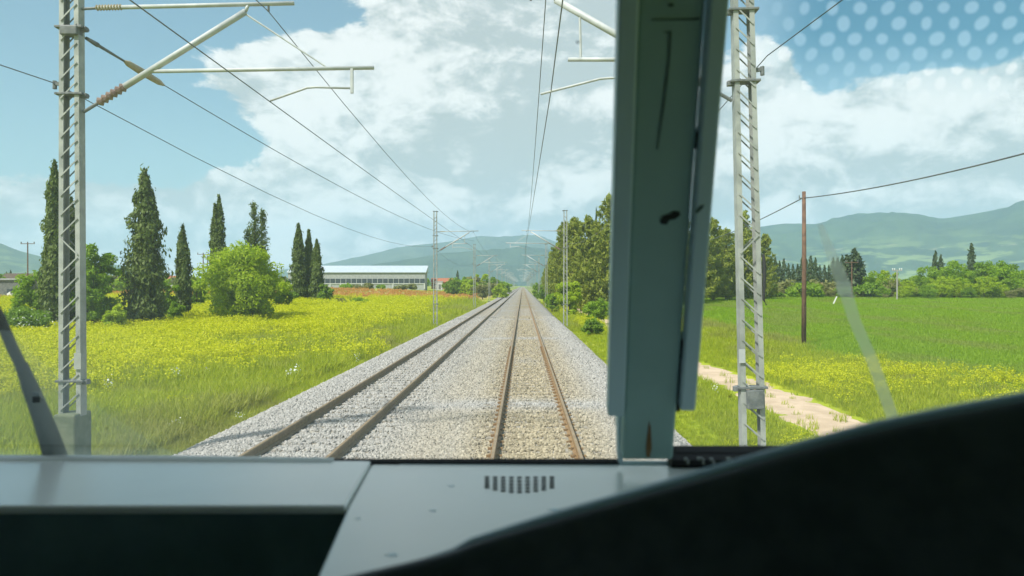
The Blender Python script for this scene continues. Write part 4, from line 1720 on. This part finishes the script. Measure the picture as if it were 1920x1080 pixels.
    # trees in the distance behind left and centre
    kinds = [broad_mesh('far_tree_crown', 8, 8.5, 300 + i, 1900, m, .55, .0, 30) for i, m in enumerate(('green_leaf', 'fresh_leaf', 'olive_leaf', 'lime_leaf'))]
    tk = trunk_mesh('far_tree_trunk', 5.5, .22, 30, 4, 2)
    far = []
    for px, py, Y in ((850, 517, 250), (868, 514, 270), (890, 511, 280), (905, 512, 300), (918, 516, 260), (935, 520, 330), (925, 524, 230), (880, 522, 240), (842, 524, 330),
                      (944, 524, 300), (905, 527, 200), (938, 530, 190)):
        far.append((px, py, Y))
    for i, (px, py, Y) in enumerate(far):
        b = at(px, 540, Y)
        z = gzf(b.x, Y)
        h = max(1.5, at(px, py, Y).z - z)
        plant('roadside_tree', 'small tree in the hazy clump left of the line near the vanishing point', 'tree', b.x, Y, kinds[i % 4], tk, h / 8, i * 1.7, 'clump of trees left of the line')
    for i in range(34):
        px = (-60 + i * 17.5 + rnd.uniform(-7, 7)) if i < 26 else rnd.uniform(210, 380)
        Y = rnd.uniform(210, 420)
        py = rnd.uniform(507, 524)
        b = at(px, 540, Y)
        z = gzf(b.x, Y)
        h = max(2.0, at(px, py, Y).z - z)
        plant('hedge_tree', 'hazy distant tree in the green belt behind the left cypresses', 'tree', b.x, Y, kinds[(i * 7) % 4], tk, h / 8, i * 2.1, 'distant belt of trees on the left')
    cf = [cypress_mesh('far_cypress_crown', 12, 2.6, 340 + i, 900, 'cypress_far_leaf', 2, .42, .3) for i in range(3)]
    ct = trunk_mesh('far_cypress_trunk', 10, .2, 31, 0)
    for i, (px, py, Y) in enumerate(((232, 494, 420), (226, 503, 430), (215, 505, 440), (20, 506, 380), (858, 507, 420), (188, 508, 450), (12, 509, 400))):
        b = at(px, 540, Y)
        z = gzf(b.x, Y)
        plant('distant_cypress', 'tiny dark cypress on the horizon among the left belt of trees', 'cypress', b.x, Y, cf[i % 3], ct, (at(px, py, Y).z - z) / 12, i, 'tiny cypresses on the left horizon')
    # --- right: pine grove beside the line and behind the window pillar
    pines = [pine_mesh('pine_crown', 13, 6.8, 400 + i) for i in range(4)]
    pt = [trunk_mesh('pine_trunk', 12, .2, 50 + i, 7, 2.2) for i in range(2)]
    spots = [(6.6, 121, 12.2), (7.4, 108, 11.8), (8.8, 100, 12.8), (11.4, 96, 13.0), (14.5, 98, 12.6), (7.6, 134, 12.8), (7.9, 152, 12.2), (8.4, 172, 12.2), (9.5, 128, 12.2), (11.5, 116, 13.3), (14.0, 108, 12.6), (8.8, 142, 12.5), (9.6, 160, 12.0), (13, 135, 13.6), (17, 122, 13.0), (10.5, 182, 12.5), (15.5, 150, 14.0), (19, 140, 13.2),
             (21, 118, 12.4), (24, 130, 13.2), (28, 124, 12.8), (32, 134, 13.2), (36, 140, 13.6), (40, 146, 13.8), (44.5, 150, 14.3), (48, 158, 13.8), (51.5, 166, 12.2), (11, 205, 13), (9.5, 195, 13), (9.0, 222, 13), (10, 245, 12.5), (10.5, 285, 12), (12, 235, 13), (13.5, 265, 12.5), (10.5, 330, 12), (12, 370, 12), (13, 420, 12),
             (26, 150, 14), (34, 158, 14), (42, 166, 14.2), (20, 170, 14), (49, 150, 11.5), (12.5, 300, 12)] + [(18 + 3.4 * q + (q % 3), 176 + 6 * (q % 4), 12.5 + (q % 3) * .6) for q in range(12)]
    for i, (x, y, h) in enumerate(spots):
        ppx = 980 + FPX * x / y
        q = 0 if ppx < 1150 else 1 if ppx < 1325 else 2
        plant('pine_tree', ('olive green pine in the grove between the right track and the window pillar', 'olive green pine hidden behind the window pillar in the grove',
                            'olive green pine of the grove seen just right of the window pillar')[q], 'pine', x, y, pines[i % 4], pt[i % 2], h / 13 * (1.05 + .12 * math.sin(i * 2.7)) * (1.0 if x < 30 else 1.08), i * 1.3, ('pines left of the window pillar', 'pines behind the window pillar', 'pines right of the window pillar')[q], sz=rnd.uniform(.94, 1.08))
    b = at(1118, 400, 150)
    t = plant('slim_cypress', 'thin dark cypress tip sticking out above the pine grove', 'cypress', b.x, 150, cf[0], ct, (at(1118, 392, 150).z - gzf(b.x, 150)) / 12, 0)
    t.scale.x = t.scale.y = .45
    # bushes beside the line on the right
    spot(1068, 520, 82, 58, 'lime_leaf', 421, 'bright lime green bush behind the second right mast', 9000, .15)
    spot(1035, 548, 100, 34, 'fresh_leaf', 422, 'small green bush on the right verge left of the lime bush', 4500, .16)
    spot(1118, 560, 72, 60, 'fresh_leaf', 423, 'yellow green shrub beside the window pillar on the right verge', 6000, .13)
    spot(1020, 540, 150, 30, 'green_leaf', 424, 'low green bush on the right verge near the vanishing point', 3000, .2)
    spot(1112, 598, 55, 44, 'green_leaf', 425, 'dark low shrub in the yellow flowers on the right verge', 4500, .10)
    spot(1008, 527, 220, 24, 'fresh_leaf', 426, 'tiny pale bush beside the farthest right masts', 1800, .28)
    # --- far side of the field on the right: row of dark cypresses
    i = 0
    for px in np.arange(1428, 1600, 8.4):
        Y = 215 + rnd.uniform(-10, 14)
        py = 489 + rnd.uniform(-10, 9)
        if px > 1575:
            py -= 12
        b = at(float(px), 540, Y)
        z = gzf(b.x, Y)
        plant('field_cypress', 'dark cypress in the long row beyond the green field', 'cypress', b.x, Y, cf[i % 3], ct, (at(float(px), py, Y).z - z) / 12, i, 'row of cypresses beyond the field')
        i += 1
    for px, py, Y, lab in ((1602, 466, 178, 'tallest dark cypress of the cluster behind the T shaped power pole'), (1588, 478, 180, 'dark cypress left in the cluster behind the T shaped power pole'),
                           (1612, 480, 182, 'dark cypress right in the cluster behind the T shaped power pole'), (1754, 471, 210, 'dark cypress tip left above the light green trees'),
                           (1764, 478, 212, 'shorter dark cypress tip beside another above the light green trees'),
                           (1821, 456, 205, 'single slender cypress standing highest above the light green trees')):
        b = at(px, 540, Y)
        z = gzf(b.x, Y)
        t = plant('field_cypress', lab, 'cypress', b.x, Y, cf[i % 3], ct, (at(px, py, Y).z - z) / 12, i, 'cypresses above the right tree belt')
        if Y < 190:
            t.scale.x *= 1.9
            t.scale.y *= 1.9
        i += 1
    # broad trees and shrubs at the far field edge
    rb = [broad_mesh('field_tree_crown', 8, 9.5, 500 + k, 5200, m, .30, .0, 56, 1.0, .16) for k, m in enumerate(('fresh_leaf', 'lime_leaf', 'green_leaf', 'fresh_leaf'))]
    ro = broad_mesh('field_shrub_crown', 8, 10, 510, 4200, 'olive_leaf', .30, .03, 44)
    rk = broad_mesh('field_shrub_crown', 8, 9, 511, 3600, 'pink_leaf', .30, .03, 40)
    rt = trunk_mesh('field_tree_trunk', 5, .2, 33, 6, 2.6)
    belt = [(1570, 532, 182, 1), (1598, 524, 186, 0), (1622, 520, 184, 1), (1640, 512, 176, 0), (1662, 504, 180, 1), (1655, 536, 166, 0), (1700, 524, 170, 1), (1716, 508, 176, 2), (1742, 500, 175, 0), (1762, 516, 166, 1), (1785, 490, 172, 0), (1808, 497, 178, 2),
            (1790, 520, 163, 1), (1832, 484, 176, 2), (1858, 490, 172, 0), (1845, 516, 162, 1), (1885, 508, 170, 0), (1873, 528, 162, 1), (1905, 485, 185, 2), (1740, 533, 160, 0), (1935, 497, 178, 0), (1965, 505, 172, 1),
            (1995, 495, 176, 0), (2040, 500, 170, 2), (1815, 535, 160, 2), (1690, 541, 163, 1)]
    for j, (px, py, Y, k) in enumerate(belt):
        b = at(px, 540, Y)
        z = gzf(b.x, Y)
        h = at(px, py, Y).z - z
        plant('field_edge_tree', 'leafy light green tree in the belt beyond the right field', 'tree', b.x, Y, rb[k], rt, h / 8, j * 1.9, 'belt of broad trees beyond the field', sz=1.0)
    shr = [(1440, 530, 178, 0), (1466, 537, 176, 0), (1490, 528, 180, 1), (1515, 535, 175, 0), (1538, 527, 180, 2), (1560, 541, 172, 0), (1585, 540, 173, 0), (1612, 543, 170, 0), (1628, 536, 172, 0), (1500, 545, 172, 0),
           (1895, 541, 160, 0), (1918, 535, 165, 0), (1455, 545, 172, 1), (1950, 540, 160, 0), (1660, 550, 164, 0)]
    for j, (px, py, Y, k) in enumerate(shr):
        b = at(px, 540, Y)
        z = gzf(b.x, Y)
        h = at(px, py, Y).z - z
        lab = ('dull olive shrub along the far edge of the green field', 'light green shrub along the far edge of the green field', 'pinkish brown shrub at the far edge of the green field')[k]
        plant('field_edge_shrub', lab, 'shrub', b.x, Y, (ro, rb[1], rk)[k], rt, h / 8, j * 1.1, ('olive shrubs along the field', 'green shrubs along the field', 'pink shrub along the field')[k])
    hs = [broad_mesh('hedge_shrub_crown', 3.2, 7.5, 520 + k, 1700, m, .34, .0, 24) for k, m in enumerate(('fresh_leaf', 'olive_leaf', 'green_leaf'))]
    for j in range(34):
        px = 1330 + j * 21 + rnd.uniform(-8, 8)
        Y = rnd.uniform(169, 184)
        b = at(px, 540, Y)
        plant('hedge_shrub', ('low fresh green shrub in the hedge at the far field edge', 'low dull olive shrub in the hedge at the far field edge', 'low dark green shrub in the hedge at the far field edge')[j % 3], 'shrub', b.x, Y, hs[j % 3], None, rnd.uniform(.75, 1.35), j * 1.3, ('fresh green hedge shrubs beyond the field', 'olive hedge shrubs beyond the field', 'dark green hedge shrubs beyond the field')[j % 3])
    # far woods on the plain: countless small crowns
    fw = [broad_mesh('far_wood_crown', 8, 9, 600 + k, 420, m, 1.0, .05, 14) for k, m in enumerate(('green_leaf', 'olive_leaf', 'fresh_leaf', 'green_leaf'))]
    x, y = [], []
    for k in range(5200):
        yy = rnd.uniform(460, 3600) ** 1.0
        a = rnd.uniform(-.66, .66)
        xx = math.tan(a) * yy
        if abs(xx + 2) < 26:
            continue
        if float(fbm(xx / 160, yy / 300, 77)) < .52 and yy < 3000:
            continue
        x.append(xx)
        y.append(yy)
    x, y = np.array(x), np.array(y)
    n = len(x)
    rot = np.stack([np.zeros(n), np.zeros(n), rng.random(n) * 6.28], -1)
    scatter('far_woods', np.stack([x, y, gz(x, y) - .3], -1), rot, .6 + .7 * rng.random(n), rng.integers(0, 4, n), fw)


build_trees()

# ------------------------------------------------------------------ the cab we look out of
PB, PT = at(980, 865, 1.22), at(980, 0, .93)
WN = Vector((0, PT.z - PB.z, -(PT.y - PB.y))).normalized()      # plane normal
if WN.y > 0:
    WN = -WN                                                     # towards the viewer
# in-plane axes
WX, WU = Vector((1, 0, 0)), (PT - PB).normalized()
WU.x = 0
WU.normalize()


def onpane(px, py, d=0.0):
    """point of the windscreen plane (shifted d metres towards the viewer) seen at a photo pixel"""
    o = PB + WN * d
    r = Vector(ray(px, py))
    t = (o - CAM).dot(WN) / r.dot(WN)
    return CAM + r * t


def ondash(px, py, z):
    r = Vector(ray(px, py))
    return CAM + r * ((z - CAM.z) / r.z)


def build_cab():
    cab = thing('train_cab', 'dark train cab interior with grey dashboard and slanted green window pillar', 'train cab', (0, .6, 1.0))
    inv = Matrix.Translation(-Vector(cab.location))

    def fin(mb, name, mat, parent=cab, **kw):
        o = mb.build(name, mat, parent, **kw)
        if parent is cab:
            o.data.transform(inv)
        return o

    def sub(mb, name, mat, parent, **kw):
        o = mb.build(name, mat, parent, **kw)
        o.data.transform(inv)
        return o
    DZ = at(980, 866, 1.20).z                    # dashboard height
    # --- shell that keeps the cab dark
    rz = CAM.z + .62
    ytop = PB.y + (PT.y - PB.y) * (rz - PB.z) / (PT.z - PB.z)
    fin(MB().box((0, (ytop - 1.5) / 2 + .02, rz + .03), (3.0, ytop + 1.5, .05)), 'roof_panel', 'shell_dark')
    for s in (-1.42, 1.42):
        off = (.05 if s > 0 else -.05, 0, 0)
        zs, zt, ya, yb = CAM.z - .28, CAM.z + .40, -1.3, .86           # unseen side window opening, added to brighten the dash and pillar
        yat = lambda z: PB.y + (PT.y - PB.y) * (z - PB.z) / (PT.z - PB.z)
        wall = MB()
        if s < 0:
            fin(MB().prism([(s, -1.5, .9), (s, 1.30, .9), (s, 1.24, DZ - .03), (s, ytop, rz + .01), (s, -1.5, rz + .01)], off), 'side_wall', 'shell_dark')
            continue
        wall.prism([(s, -1.5, .9), (s, 1.30, .9), (s, 1.24, zs), (s, -1.5, zs)], off)
        wall.prism([(s, -1.5, zt), (s, yat(zt), zt), (s, ytop, rz + .01), (s, -1.5, rz + .01)], off)
        wall.prism([(s, -1.5, zs), (s, ya, zs), (s, ya, zt), (s, -1.5, zt)], off)
        wall.prism([(s, yb, zs), (s, 1.24, zs), (s, yat(zt), zt), (s, yb, zt)], off)
        w_ = fin(wall, 'side_wall', 'shell_dark')
        gl = MB()
        gl.add([(s, ya, zs), (s, yb, zs), (s, yb, zt), (s, ya, zt)], [(0, 1, 2, 3)])
        sub(gl, 'side_window', 'glass_main', w_)  # pane of the added light opening
    fin(MB().box((0, -1.53, 2.2), (3.0, .05, 2.7)), 'rear_wall', 'shell_dark')
    fin(MB().box((0, -.1, .87), (3.0, 2.9, .05)), 'floor_panel', 'shell_dark')
    fin(MB().box((0, 1.30, (.9 + DZ) / 2 - .03), (2.9, .05, DZ - .9 - .02)), 'front_wall', 'shell_dark')
    # --- windscreens
    def pane(x0, x1, mat):
        a0, a1 = onpane(x0, 880), onpane(x1, 880)
        t = (rz - .0 - a0.z) / WU.z
        m = MB()
        pts = [a0, a1, a1 + WU * t, a0 + WU * t]
        m.add(pts, [(0, 1, 2, 3)])
        return fin(m, 'windscreen', mat)
    pl = pane(-420, 1250, 'glass_main')
    pr = pane(1253, 2700, 'glass_side')
    # specks on the glass
    for px, py, r, par in ((200, 803, .0016, pl), (1368, 743, .0022, pr), (1083, 79, .0018, pl), (1330, 520, .0016, pr), (760, 720, .0009, pl), (300, 690, .0009, pl)):
        m = MB()
        c = onpane(px, py, .002)
        k = 9
        pts = [c + WX * math.cos(i * 6.283 / k) * r * (1.2 + .5 * math.sin(i * 2.3)) + WU * math.sin(i * 6.283 / k) * r * (.8 + .3 * math.cos(i * 1.7)) for i in range(k)]
        m.prism(pts, WN * .0008)
        sub(m, 'fly_speck', 'soot', par)
    # --- dotted reflection at the right windscreen's upper right, built as tinted holed sheet
    m, N = new_mat('dot_reflection')
    tc = N.n('ShaderNodeTexCoord')
    sp = N.n('ShaderNodeSeparateXYZ')
    N.put(sp.inputs[0], tc.outputs['UV'])
    f = N.math('MULTIPLY', N.maprange(sp.outputs[0], .0, .16), N.maprange(sp.outputs[1], 0.04, .34))
    tr = N.n('ShaderNodeBsdfTransparent')
    N.put(tr.inputs[0], N.mix(f, (1, 1, 1), (.50, .69, .75)))
    o_ = N.n('ShaderNodeOutputMaterial')
    m.node_tree.links.new(tr.outputs[0], o_.inputs[0])
    sx, sy, rr = .0345, .0185, .0090
    p00 = onpane(1380, 225, .004)
    mb = MB()
    uv = []
    nr, nc = 19, 17
    W_, H_ = nc * sx, nr * sy
    K = 16
    for j in range(nr):
        for i in range(nc):
            cx = (i + .5 + (.5 if j % 2 else 0)) * sx
            cy = (j + .5) * sy
            # hexagonal-ish cell (rhombic lattice): quad cell of width sx/1, height 2*sy split as a diamond
            out, inn = [], []
            hole, hsz = rnd.uniform(0, 6), rnd.uniform(.74, 1.04)
            for q in range(K):
                a = q * 2 * math.pi / K
                ca, sa = math.cos(a), math.sin(a)
                tdi = 1.0 / max(1e-6, abs(ca) / (sx / 2) + abs(sa) / (sy))
                out.append((cx + ca * tdi, cy + sa * tdi))
                wob = rr * (.96 + .10 * math.cos(2 * a + hole)) * hsz
                inn.append((cx + ca * min(wob, tdi * .97), cy + sa * min(wob * 1.04, tdi * .97)))
            k0 = len(mb.v)
            P3 = [p00 + WX * x + WU * y for x, y in out + inn]
            mb.add(P3, [(q, (q + 1) % K, K + (q + 1) % K, K + q) for q in range(K)])
            uv += [(x / W_, y / H_) for x, y in out + inn]
    me_o = mb.build('dot_reflection', m, pr)
    me = me_o.data
    ul = me.uv_layers.new(name='UVMap')
    co = [v.co.copy() for v in me.vertices]
    for l in me.loops:
        d = co[l.vertex_index] - p00
        ul.data[l.index].uv = (d.dot(WX) / W_, d.dot(WU) / H_)
    me.transform(inv)
    # --- reflection of a pale strap on the right pane, built as translucent strip
    m, N = new_mat('reflection_strip')
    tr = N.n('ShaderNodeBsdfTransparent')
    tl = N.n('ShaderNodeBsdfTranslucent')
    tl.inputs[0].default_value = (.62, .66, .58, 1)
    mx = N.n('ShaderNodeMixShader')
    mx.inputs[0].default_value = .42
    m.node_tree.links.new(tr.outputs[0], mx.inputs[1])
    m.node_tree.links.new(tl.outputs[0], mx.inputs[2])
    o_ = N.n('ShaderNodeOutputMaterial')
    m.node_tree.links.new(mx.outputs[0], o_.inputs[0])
    MATS['reflection_strip'] = m
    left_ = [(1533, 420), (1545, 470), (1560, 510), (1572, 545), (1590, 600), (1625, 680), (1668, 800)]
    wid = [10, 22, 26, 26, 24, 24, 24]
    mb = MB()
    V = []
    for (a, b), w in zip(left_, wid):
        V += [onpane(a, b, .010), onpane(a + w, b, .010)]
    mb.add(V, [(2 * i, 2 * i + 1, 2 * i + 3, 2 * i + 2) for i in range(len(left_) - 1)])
    st = fin(mb, 'strap_reflection', 'reflection_strip')
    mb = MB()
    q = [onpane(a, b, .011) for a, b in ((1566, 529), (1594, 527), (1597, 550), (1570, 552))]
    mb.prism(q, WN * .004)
    sub(mb, 'clip_reflection', 'reflection_strip', st)

    # --- pillar between the panes
    def slab(pl_, pr_, y0, y1, d, th, n=6, bulge=0.0):
        """vertical slab between two photo edges (functions of py)"""
        mb = MB()
        V = []
        for i in range(n + 1):
            y = y0 + (y1 - y0) * i / n
            a, b = onpane(pl_(y), y, d), onpane(pr_(y), y, d)
            V += [a, b, b - WN * th, a - WN * th]
        F = []
        for i in range(n):
            k = 4 * i
            for q in range(4):
                F.append((k + q, k + (q + 1) % 4, k + 4 + (q + 1) % 4, k + 4 + q))
        F += [(0, 1, 2, 3), (4 * n + 3, 4 * n + 2, 4 * n + 1, 4 * n)]
        mb.add(V, F)
        return mb
    ln = lambda xa, ya, xb, yb: (lambda y: xa + (xb - xa) * (y - ya) / (yb - ya))
    pil = fin(slab(ln(1195, 0, 1166, 865), ln(1325, 0, 1262, 865), -260, 864, .055, .10), 'window_pillar', 'pillar_paint', bevel=.006, seg=3)
    tl_ = sub(slab(ln(1160, 0, 1140, 782), ln(1199, 0, 1171, 782), -260, 782, .062, .03), 'trim_strip', 'trim_grey', pil, bevel=.003)
    tr_ = sub(slab(ln(1333, 0, 1276, 770), ln(1368, 0, 1304, 770), -260, 771, .066, .03), 'trim_strip', 'trim_grey', pil, bevel=.003)
    for y0, y1 in ((248, 280), (640, 672)):
        sub(slab(ln(1325, 0, 1267, 770), ln(1334, 0, 1277, 770), y0, y1, .050, .03, 2), 'spacer', 'rubber', pil)
    sub(slab(ln(1325, 0, 1266, 770), ln(1334, 0, 1275, 770), 668, 772, .045, .05, 2), 'spacer', 'rubber', pil)
    # left window's own edge rail beside the pillar, below the trim
    sub(slab(lambda y: 1159, lambda y: 1168, 775, 866, .030, .03, 3), 'edge_rail', 'trim_grey', pil)
    # dark marks on the pillar paint: smudge, long scratch, panel seam
    def decal(pts, d, name='paint_mark', mat='soot'):
        mb = MB()
        P = [onpane(a, b, d) for a, b in pts]
        mb.prism(P, WN * .0006)
        sub(mb, name, mat, pil)
    decal([(1237, 414), (1243, 404), (1256, 401), (1262, 396), (1274, 397), (1276, 403), (1266, 411), (1255, 413), (1250, 421), (1239, 420)], .0555)
    decal([(1303, 396), (1312, 386), (1321, 384), (1316, 392), (1306, 401)], .0665, mat='smudge')
    decal([(1240, 60), (1257, 58), (1259, 58.5), (1256, 110), (1247, 190), (1233, 280), (1231, 280), (1243, 190), (1252, 110), (1254, 62)], .0555, mat='smudge')
    decal([(1222, 36), (1300, 34), (1312, 32), (1312, 37), (1300, 38), (1222, 38.5)], .0555, mat='smudge')
    decal([(1252, 8), (1262, 6), (1264, 11), (1254, 12)], .0555)
    decal([(1211, 838), (1217, 790), (1220, 800), (1222, 840), (1218, 858), (1212, 856)], .0555, 'rust_streak', 'rusty_rail')
    # --- rubber seal and sills along the foot of the glass
    mb = MB()
    a, b = onpane(-420, 867, .01), onpane(1160, 867, .01)
    mb.bar(a, b, .008, .012, WN)
    fin(mb, 'window_seal', 'rubber', bevel=.002)
    mb = MB()
    a, b = onpane(1262, 856, .008), onpane(2700, 856, .008)
    mb.bar(a, b, .03, .022, WN)
    fin(mb, 'window_seal', 'rubber', bevel=.003)
    mb = MB()
    a, b = onpane(1255, 866, .02), onpane(1500, 866, .02)
    mb.bar(a, b, .03, .030, WN)
    fin(mb, 'lower_frame', 'rubber')
    for px, q in ((1286, .5), (1312, .8), (1334, .45), (1366, .7), (1388, .4)):
        mb = MB()
        a = onpane(px, 863 - 4 * q, .045)
        mb.box(a, (.010 * q, .006, .004))
        mb.box(a + Vector((.006 * q, -.003, -.004)), (.003, .006, .010 * q))
        fin(mb, 'clip', 'galvanised')
    # --- dashboard: two light panels with a seam
    dz = DZ
    L0 = [(-700, 950), (648, 948), (690, 871), (-700, 871)]
    top = [ondash(a, b, dz) for a, b in L0]
    top[2].y = top[3].y = 1.205
    top[3].x = -1.40
    top[0].x = -1.40
    mb = MB()
    mb.prism(top, (0, 0, -.012))
    lp = fin(mb, 'dashboard', 'dash_paint', bevel=.004, seg=3)
    lip = MB()                                                 # raised rounded rear lip
    lip.tube([(-1.40, 1.206, dz - .006), (-.55, 1.206, dz - .006), (-.31, 1.203, dz - .008)], .013, 12)
    sub(lip, 'rear_lip', 'dash_paint', lp, smooth=True)
    mb = MB()                                                  # front under the left panel, its shade put into the dark colour
    fp = [top[0] + Vector((0, .006, -.0125)), top[1] + Vector((-.004, .006, -.0125))]
    mb.prism([fp[0], fp[1], fp[1] + Vector((0, .0, -.5)), fp[0] + Vector((0, 0, -.5))], (0, .03, 0))
    solid('recess_shade', (0.14, 0.23, 0.24), (0.10, 0.17, 0.18), 0.7, 5.0)
    fin(mb, 'dashboard_front', 'recess_shade')
    zc = dz - .004
    C0 = [(694, 871.5), (652, 948), (585, 1100), (540, 1200), (1500, 1200), (1700, 880)]
    P = [ondash(a, b, zc) for a, b in C0]
    P[0].y = 1.200
    P[5].y = 1.200
    P[5].x = 1.38
    P[4].x = 1.38
    mb = MB()
    mb.prism(P, (0, 0, -.06))
    cp = fin(mb, 'dashboard', 'dash_paint', bevel=.006, seg=3)
    lip = MB()
    lip.tube([(-.20, 1.212, zc - .008), (.20, 1.212, zc - .008), (1.38, 1.212, zc - .008)], .012, 12)
    sub(lip, 'rear_lip', 'trim_grey', cp, smooth=True)
    # vent slots: nine columns of short bars, dark to paint in the slits' shade, arched at the lower end
    for i in range(9):
        u = (i - 4) / 4
        mb = MB()
        px = 974 + (i - 4) * 15.2
        n = 5
        y1 = 926 - 9 * u * u
        for k in range(n):
            y = 893 + (y1 - 893) * (k + .5) / n
            c = ondash(px + (y - 893) * (-u) * .0, y, zc)
            mb.box((c.x, c.y, zc + .0006), (.0068, 0.0064 * (y1 - 893) / 33, .0016))
        sub(mb, 'vent_slot_shade', 'rubber', cp)
    # little stains on the centre panel
    for px, py, s in ((847, 911, .003), (1040, 955, .0045), (812, 957, .003), (735, 1040, .004), (672, 972, .002)):
        c = ondash(px, py, zc + .0004)
        mb = MB()
        k = 8
        mb.prism([c + Vector((math.cos(q * 6.283 / k) * s * 1.6 * (1 + .3 * math.sin(q * 2)), math.sin(q * 6.283 / k) * s * (1 + .3 * math.cos(q * 3)), 0)) for q in range(k)], (0, 0, -.0003))
        sub(mb, 'stain', 'trim_grey', cp)
    # --- instrument hood: black curved cowl across the lower right
    edge = [(480, 1150, .60), (590, 1092, .60), (700, 1066, .60), (790, 1046, .60), (850, 1030, .60), (885, 1014, .60), (960, 992, .60), (1060, 964, .60), (1160, 936, .60), (1280, 902, .595),
            (1400, 867, .585), (1520, 833, .57), (1640, 801, .555), (1780, 772, .54), (1920, 746, .525), (2100, 718, .50), (2400, 690, .47)]
    prof = [(.12, -.40), (.05, -.12), (.016, -.022), (.006, -.004), (0, 0), (-.007, -.002), (-.012, -.009), (-.017, -.030), (-.026, -.085), (-.045, -.22), (-.06, -.45)]
    mb = MB()
    V = []
    for a, b, Y in edge:
        p = at(a, b, Y)
        for dy, dz_ in prof:
            V.append(p + Vector((0, dy, dz_)))
    n = len(prof)
    F = []
    for i in range(len(edge) - 1):
        for j in range(n - 1):
            k = i * n + j
            F.append((k, k + 1, k + n + 1, k + n))
    F.append(tuple(range(n)))
    F.append(tuple((len(edge) - 1) * n + j for j in range(n))[::-1])
    mb.add(V, F)
    hood = fin(mb, 'instrument_hood', 'hood_vinyl', smooth=True)
    rm = MB()
    rm.tube([at(a, b, Y) + Vector((0, .004, -.0045)) for a, b, Y in edge[2:]], [.001, .0025, .004, .0055, .0065] + [.0078] * (len(edge) - 7), 10)
    solid('rim_highlight', (0.34, 0.50, 0.60), (0.28, 0.42, 0.51), 0.35, 12.0)  # pale blue tube: sky highlight along the hood rim, put into colour
    sub(rm, 'rim_highlight', 'rim_highlight', hood, smooth=True)
    md = hood.modifiers.new('smooth', 'SUBSURF')
    md.levels = md.render_levels = 2
    # --- wiper resting outside the left pane
    w = MB()
    pts = [onpane(a, b, -.02) for a, b in ((-40, 520), (0, 596), (22, 650), (42, 690))]
    w.tube(pts, [.006, .008, .0085, .0085], 10)
    wip = fin(w, 'wiper', 'rubber', smooth=True)
    w = MB()
    pts = [onpane(a, b, -.02) for a, b in ((40, 684), (58, 730), (80, 785), (108, 868), (122, 910))]
    w.tube(pts, [.0095, .0125, .015, .019, .020], 10)
    sub(w, 'wiper_arm', 'rubber', wip, smooth=True)
    w = MB()
    a = onpane(70, 745, -.002)
    w.box(a, (.012, .006, .016))
    sub(w, 'arm_bolt', 'dark_steel', wip)


build_cab()


# ------------------------------------------------------------------ haze over the plain
def build_haze():
    mb = MB()
    x0, x1, y0, y1, z0, z1 = -11000, 11000, -400, 11500, -6, 900
    mb.box(((x0 + x1) / 2, (y0 + y1) / 2, (z0 + z1) / 2), (x1 - x0, y1 - y0, z1 - z0))
    m, N = new_mat('haze')
    pv = N.n('ShaderNodeVolumePrincipled')
    pv.inputs['Color'].default_value = (0.53, 0.78, 1.0, 1)
    pv.inputs['Density'].default_value = 1.05e-4
    pv.inputs['Anisotropy'].default_value = 0.0
    o = N.n('ShaderNodeOutputMaterial')
    m.node_tree.links.new(pv.outputs[0], o.inputs['Volume'])
    o_ = mb.build('haze', m)
    tag(o_, kind='stuff')


build_haze()
